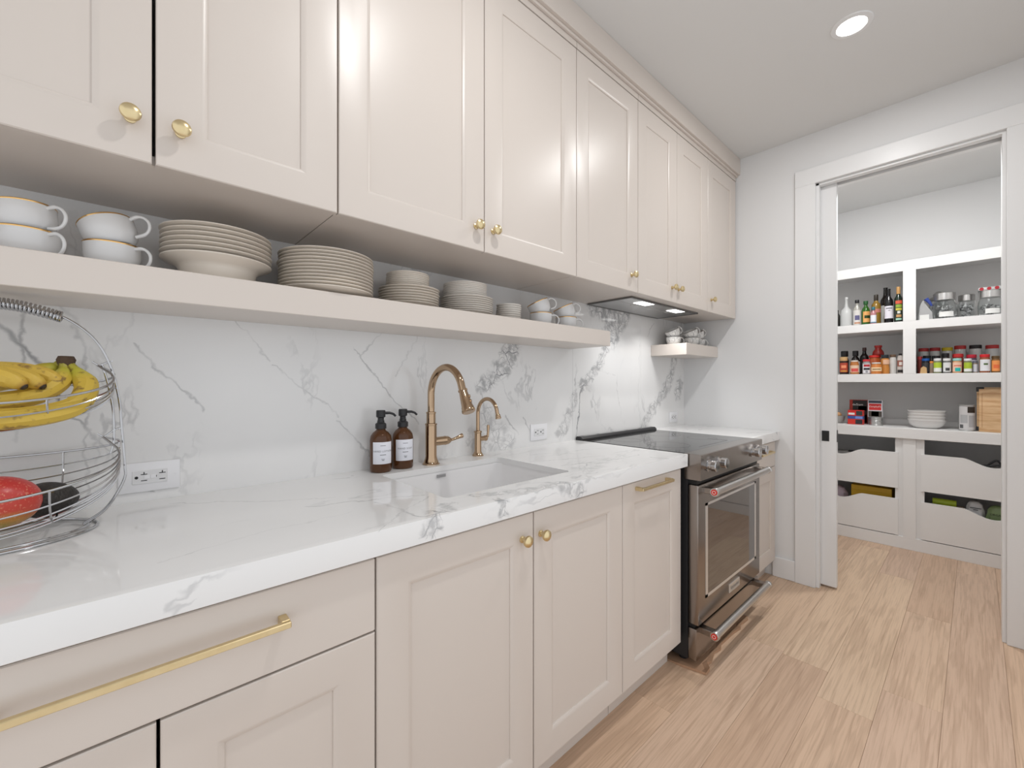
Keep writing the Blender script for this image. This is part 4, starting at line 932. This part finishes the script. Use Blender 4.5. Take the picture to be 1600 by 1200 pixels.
for x, y, r, h, body, lid, lab, pr, nm in (
    (4.350, -1.203, .0225, .109, (34, 34, 38), (34, 92, 168), (60, 60, 62), [], 'dark spice jar with a blue cap'),
    (4.330, -1.236, .0120, .088, (150, 130, 112), (230, 140, 60), None, [], 'tiny spice bottle with an orange cap'),
    (4.310, -1.266, .0215, .106, (126, 132, 96), (226, 226, 226), (176, 198, 60), [(.10, .36, 1.2, wht)], 'spice jar with white lid and lime label, beside the orange cap'),
    (4.310, -1.3135, .0212, .104, (110, 110, 108), (228, 228, 228), (220, 220, 220), [(.16, .36, .5, flat(60, 60, 60))], 'spice jar with white lid and white barcode label'),
    (4.310, -1.3630, .0232, .102, (200, 150, 110), (150, 206, 200), (236, 196, 172), [(.12, .36, .6, flat(36, 176, 170)), (.46, .54, .9, flat(216, 110, 90))], 'spice jar with pale teal lid and peach label'),
    (4.310, -1.4140, .0200, .099, (120, 124, 90), (226, 226, 226), (164, 186, 50), [(.10, .30, 1.2, wht)], 'spice jar with white lid and lime label, beside the teal lid'),
    (4.345, -1.4480, .0140, .083, (150, 136, 120), (110, 112, 126), (214, 214, 222), [], 'narrow grey-lidded spice jar with white label'),
    (4.325, -1.4930, .0250, .125, (146, 84, 56), (210, 40, 46), (222, 222, 226), [(.42, .52, .4, flat(90, 110, 70))], 'large red-lidded spice jar with white label in front'),
    (4.335, -1.5420, .0200, .113, (128, 92, 52), (96, 74, 46), (232, 150, 84), [(.26, .48, .7, flat(222, 108, 62))], 'spice jar with brown lid and orange label by the door jamb side')):
    jar('spice_jar', nm, 'jar', x, y, S2, r, h, JAR, flat(*body, .2), flat(*lid), .84, .95, flat(*lab) if lab else None, (.10, .72), G6, print_=pr)
b = B().prism([(-1.178, 0), (-1.182, .038), (-1.196, .052), (-1.212, .04), (-1.214, 0)], 4.268, 4.29, 'x')
for v in b.bm.verts: v.co.z += S2 + .0005
tag(mk('spice_packet', b, flat(196, 160, 110), org=(4.28, -1.195, S2)), 'small tan folded packet before the dark spice jar', 'packet')
# counter goods
def carton(name, label, cat, x0, x1, y0_, y1_, z0, z1, mat, prints=(), group=None):
    t_ = thing(name, label, cat, ((x0 + x1) / 2, (y0_ + y1_) / 2, z0), group)
    bd = mk('box', B().box(x0, x1, y0_, y1_, z0 + .0005, z1, .001), mat, t_)
    for a, c, q0, q1, mt in prints:      # fractions across the camera-side face
        mk('print', B().box(x0 - .0006, x0 + .0002, y1_ - (y1_ - y0_) * c, y1_ - (y1_ - y0_) * a, z0 + (z1 - z0) * q0, z0 + (z1 - z0) * q1), mt, bd)
    return t_
ct = carton('food_box', 'tall red and black food box with a green panel', 'box', 4.43, 4.475, -.862, -.747, S3, S3 + .194, flat(160, 48, 36), [(.18, .98, .02, .98, flat(34, 30, 30)), (.50, .95, .55, .74, flat(96, 146, 60)), (.55, .98, .06, .38, flat(190, 86, 50))])
b = B(); text_on(b, 'deSiam', .024, lambda a, c_: (4.4285, -.80 - a, S3 + .155 + c_)); bb_ = mk('lettering', b, wht, [o for o in ct.children if o.name.startswith('box')][0])
tins = (((206, 52, 40), 'red printed tin, bottom of the stack of three', [(.5, .95, .1, .9, flat(40, 40, 44))]), ((60, 84, 150), 'blue printed tin, middle of the stack of three', [(.5, .95, .1, .9, flat(110, 140, 206))]), ((210, 44, 38), 'red printed tin, top of the stack of three', [(.55, .95, .1, .9, flat(50, 56, 54)), (.05, .45, .2, .55, wht)]))
zz = S3
for k, (c, nm, pr) in enumerate(tins):
    hh = (.043, .024, .045)[k]
    carton('printed_tin', nm, 'tin', 4.33, 4.39, -.849, -.751, zz, zz + hh, flat(*c), pr, 'stacked tins on the pantry worktop'); zz += hh + .0003
for k in range(2):
    z0 = S3 + k * .0318; q = thing('food_can', 'low silver can, %s of the two under the soup carton' % ('lower', 'upper')[k], 'can', (4.38, -.920, z0), 'low silver cans')
    mk('can', B().lathe([(0, .001), (.041, .001), (.0425, .0005), (.043, .003), (.0415, .005), (.0415, .027), (.043, .029), (.0425, .0312), (.040, .0305), (0, .0305)], (4.38, -.920, z0 + .0003), 32), flat(190, 190, 188, .3, .8), q)
ct = carton('soup_carton', 'red and white soup carton standing on two low silver cans', 'box', 4.352, 4.412, -.962, -.874, S3 + .0636, S3 + .195, flat(206, 206, 210), [(.08, .92, .42, .80, flat(196, 48, 48)), (.05, .95, .84, .98, flat(56, 62, 76)), (.04, .96, .02, .36, flat(70, 62, 56)), (.25, .75, .06, .34, flat(196, 200, 196))])
b = B(); text_on(b, "Campbell's", .0165, lambda a, c_: (4.3510, -.918 - a, S3 + .146 + c_)); mk('lettering', b, wht, [o for o in ct.children][0])
t_ = thing('garlic_bowl', 'grey bowl with a brown onion behind the pocket door edge', 'bowl', (4.40, -.672, S3))
mk('bowl', B().lathe([(0, .001), (.03, .001), (.045, .02), (.052, .06), (.049, .06), (.042, .022), (0, .006)], (4.40, -.672, S3 + .0003), 28), flat(170, 168, 164), t_)
for dx, dy in ((-.014, -.010),):
    b = B(); bmesh.ops.create_uvsphere(b.bm, u_segments=14, v_segments=10, radius=.021)
    for v in b.bm.verts: v.co = Vector((v.co.x, v.co.y, v.co.z * (1.15 if v.co.z > 0 else .9))) + Vector((4.40 + dx, -.672 + dy, S3 + .066))
    tag(mk('onion', b, flat(196, 150, 106), org=(4.40 + dx, -.672 + dy, S3 + .06)), 'brown onion in the grey bowl behind the pocket door edge', 'onion')
GB = 'stacked white bowls on the pantry worktop'
src = None
for k in range(4):
    if src is None:
        src = mk('serving_bowl', B().lathe([(0, .002), (.055, .002), (.058, 0), (.062, 0), (.085, .018), (.098, .040), (.1005, .056), (.1035, .060), (.1035, .064), (.099, .064), (.094, .042), (.080, .021), (.055, .006), (0, .005)], (0, 0, 0), 44), pmat('white_bowl_glaze', hexc(226, 224, 222), .25)); o = src
    else: o = src.copy(); COL.objects.link(o)
    o.location = (4.37, -1.206, S3 + .0005 + k * .0215)
    tag(o, 'white serving bowl, %s of the nested stack of four' % ('bottommost', 'second from the bottom', 'third from the bottom', 'topmost')[k], 'bowl', GB)
jar('food_can', 'tall tin can with grey printed label and dark brown patch', 'can', 4.335, -1.409, S3, .0405, .179, [(0, 0), (1.01, 0), (1.02, .01), (.98, .03), (.98, .96), (1.02, .98), (1.01, 1), (.95, .985), (0, .985)], flat(190, 190, 190, .3, .6), None, lab=flat(206, 204, 204), labz=(.05, .94))
can = [o for o in COL.objects if o.name.startswith('food_can') and o.get('label', '').startswith('tall tin')][0]
cl = [o for o in can.children if o.name.startswith('label')][0]
for z0, z1, a0, a1, mt in ((.70, .93, math.pi + .1, math.pi + 1.2, flat(48, 38, 30)), (.10, .24, math.pi - .9, math.pi - .4, flat(90, 90, 92)), (.30, .62, math.pi - .8, math.pi + .1, flat(176, 176, 178)), (.15, .60, math.pi + .25, math.pi + 1.1, flat(172, 170, 172))):
    mk('label_print', B().lathe([(.0414, .179 * z0), (.0414, .179 * z1)], (4.335, -1.409, S3 + .0005), 10, a0=a0, a1=a1, cap=False), mt, cl)
def board(x, y0_, y1_, h, label, corners, lean):
    t_ = thing('cutting_board', label, 'cutting board', (x, (y0_ + y1_) / 2, S3 + .0005), 'cutting boards leaning in the pantry')
    mk('slab', B().box(x, x + .019, y0_, y1_, S3 + .0005, S3 + h, .002, 2), M_BOARD, t_)
    if corners:
        for zz in (S3 + .0015, S3 + h - .032): mk('corner_grip', B().box(x - .0015, x + .0205, y1_ - .036, y1_ + .0025, zz, zz + .033, .003), M_BLACK, t_)
    t_.rotation_euler = (0, lean, 0)
board(4.305, -1.925, -1.466, .290, 'pale maple cutting board with a juice groove, standing in front', False, 0)
bt = [o for o in COL.objects if o.name.startswith('cutting_board') and o.parent is None][-1]
sl = bt.children[0]
mk('juice_groove', B().box(4.3044, 4.3052, -1.482, -1.479, S3 + .03, S3 + .262).box(4.3044, 4.3052, -1.905, -1.479, S3 + .259, S3 + .262), wood_mat('maple_groove', hexc(190, 146, 104), hexc(170, 126, 86)), sl)
board(4.335, -1.925, -1.456, .302, 'wooden cutting board with black corner grips, standing behind', True, 0)
# things in the drawers
def in_drawer(name, b, mat, label, cat, org): return tag(mk(name, b, mat, org=org), label, cat)
for k, (za, zb) in enumerate(((.1107, .3705), (.3709, .408))):
    o = in_drawer('yellow_box', B().box(4.32, 4.50, -1.020, -.775, za, zb, .002), flat(206, 164, 44), 'long yellow food box, %s of the two in the lower left drawer' % ('lower', 'upper')[k], 'box', (4.41, -.90, za)); o['group'] = 'yellow boxes in the lower left drawer'
def bag(name, c, sx_, sy_, h, mat, label, z0):
    b = B(); bmesh.ops.create_uvsphere(b.bm, u_segments=24, v_segments=14, radius=1)
    for v in b.bm.verts:
        p = v.co; w = 1 + .10 * math.sin(9 * p.x + 5 * p.y) * (1 - p.z * p.z) + .06 * math.sin(14 * p.z + 6 * p.y)
        f = lambda q: math.copysign(abs(q) ** .6, q)
        v.co = Vector((c[0] + f(p.x) * sx_ * w, c[1] + f(p.y) * sy_ * w, z0 + h / 2 + f(p.z) * h / 2))
    t_ = thing(name, label, 'bag', (c[0], c[1], z0)); mk('wrapper', b, mat, t_); return t_
bag('mesh_bag', (4.36, -.66), .05, .085, .270, flat(186, 168, 178, .6), 'pinkish grey bag in the lower left drawer, beside the yellow boxes', .1107)
in_drawer('lime_packet', B().lathe([(.0, -.06), (.022, -.06), (.024, -.055), (.024, .055), (.022, .06), (0, .06)], (4.335, -1.300, .3655), 20, 'y'), flat(176, 196, 56), 'lime green roll packet in the lower right drawer', 'packet', (4.335, -1.300, .34))
in_drawer('cereal_box', B().box(4.312, 4.40, -1.395, -1.235, .1107, .3405, .002), flat(206, 176, 150), 'peach-coloured box under the lime packet in the lower right drawer', 'box', (4.35, -1.29, .11))
g_ = bag('snack_bag', (4.335, -1.448), .036, .044, .295, flat(206, 206, 208, .35), 'white printed bag in the lower right drawer', .1107)
b = B(); b.box(4.2935, 4.2945, -1.478, -1.424, .362, .368).box(4.2935, 4.2945, -1.462, -1.440, .350, .355); mk('lettering', b, M_INK, g_)
g_ = bag('organic_bag', (4.335, -1.562), .038, .062, .285, flat(128, 148, 104, .35), 'green ORGANIC food bag in the lower right drawer', .1107)
b = B(); text_on(b, 'ORGANIC', .018, lambda a, c_: (4.2925, -1.556 - a, .338 + c_)); mk('lettering', b, flat(30, 36, 30), g_)
bag('chocolate_bag', (4.335, -1.715), .036, .070, .22, flat(90, 48, 42, .35), 'dark red bag at the far end of the lower right drawer', .1107)
t_ = thing('kitchen_tongs', 'dark handled kitchen tool lying in the upper right drawer', 'utensil', (4.33, -1.50, .4565))
b = B().box(4.30, 4.42, -1.62, -1.38, .4565, .640, .004); mk('storage_tray', b, flat(150, 148, 146), t_)
mk('loop_handle', B().tube(spline([(4.31, -1.44, .652), (4.31, -1.50, .662), (4.31, -1.545, .700), (4.31, -1.565, .672), (4.31, -1.545, .668), (4.31, -1.50, .656)], 6, True), .006, 8, closed=True), M_BLACK, t_)
t_ = thing('storage_caddy', 'grey storage caddy with a dark lid grip in the upper left drawer', 'container', (4.38, -.74, .4565))
mk('tub', B().box(4.31, 4.45, -.86, -.62, .4565, .665, .004), flat(160, 158, 156), t_); mk('grip', B().box(4.32, 4.35, -.80, -.755, .665, .678, .003), M_BLACK, t_)
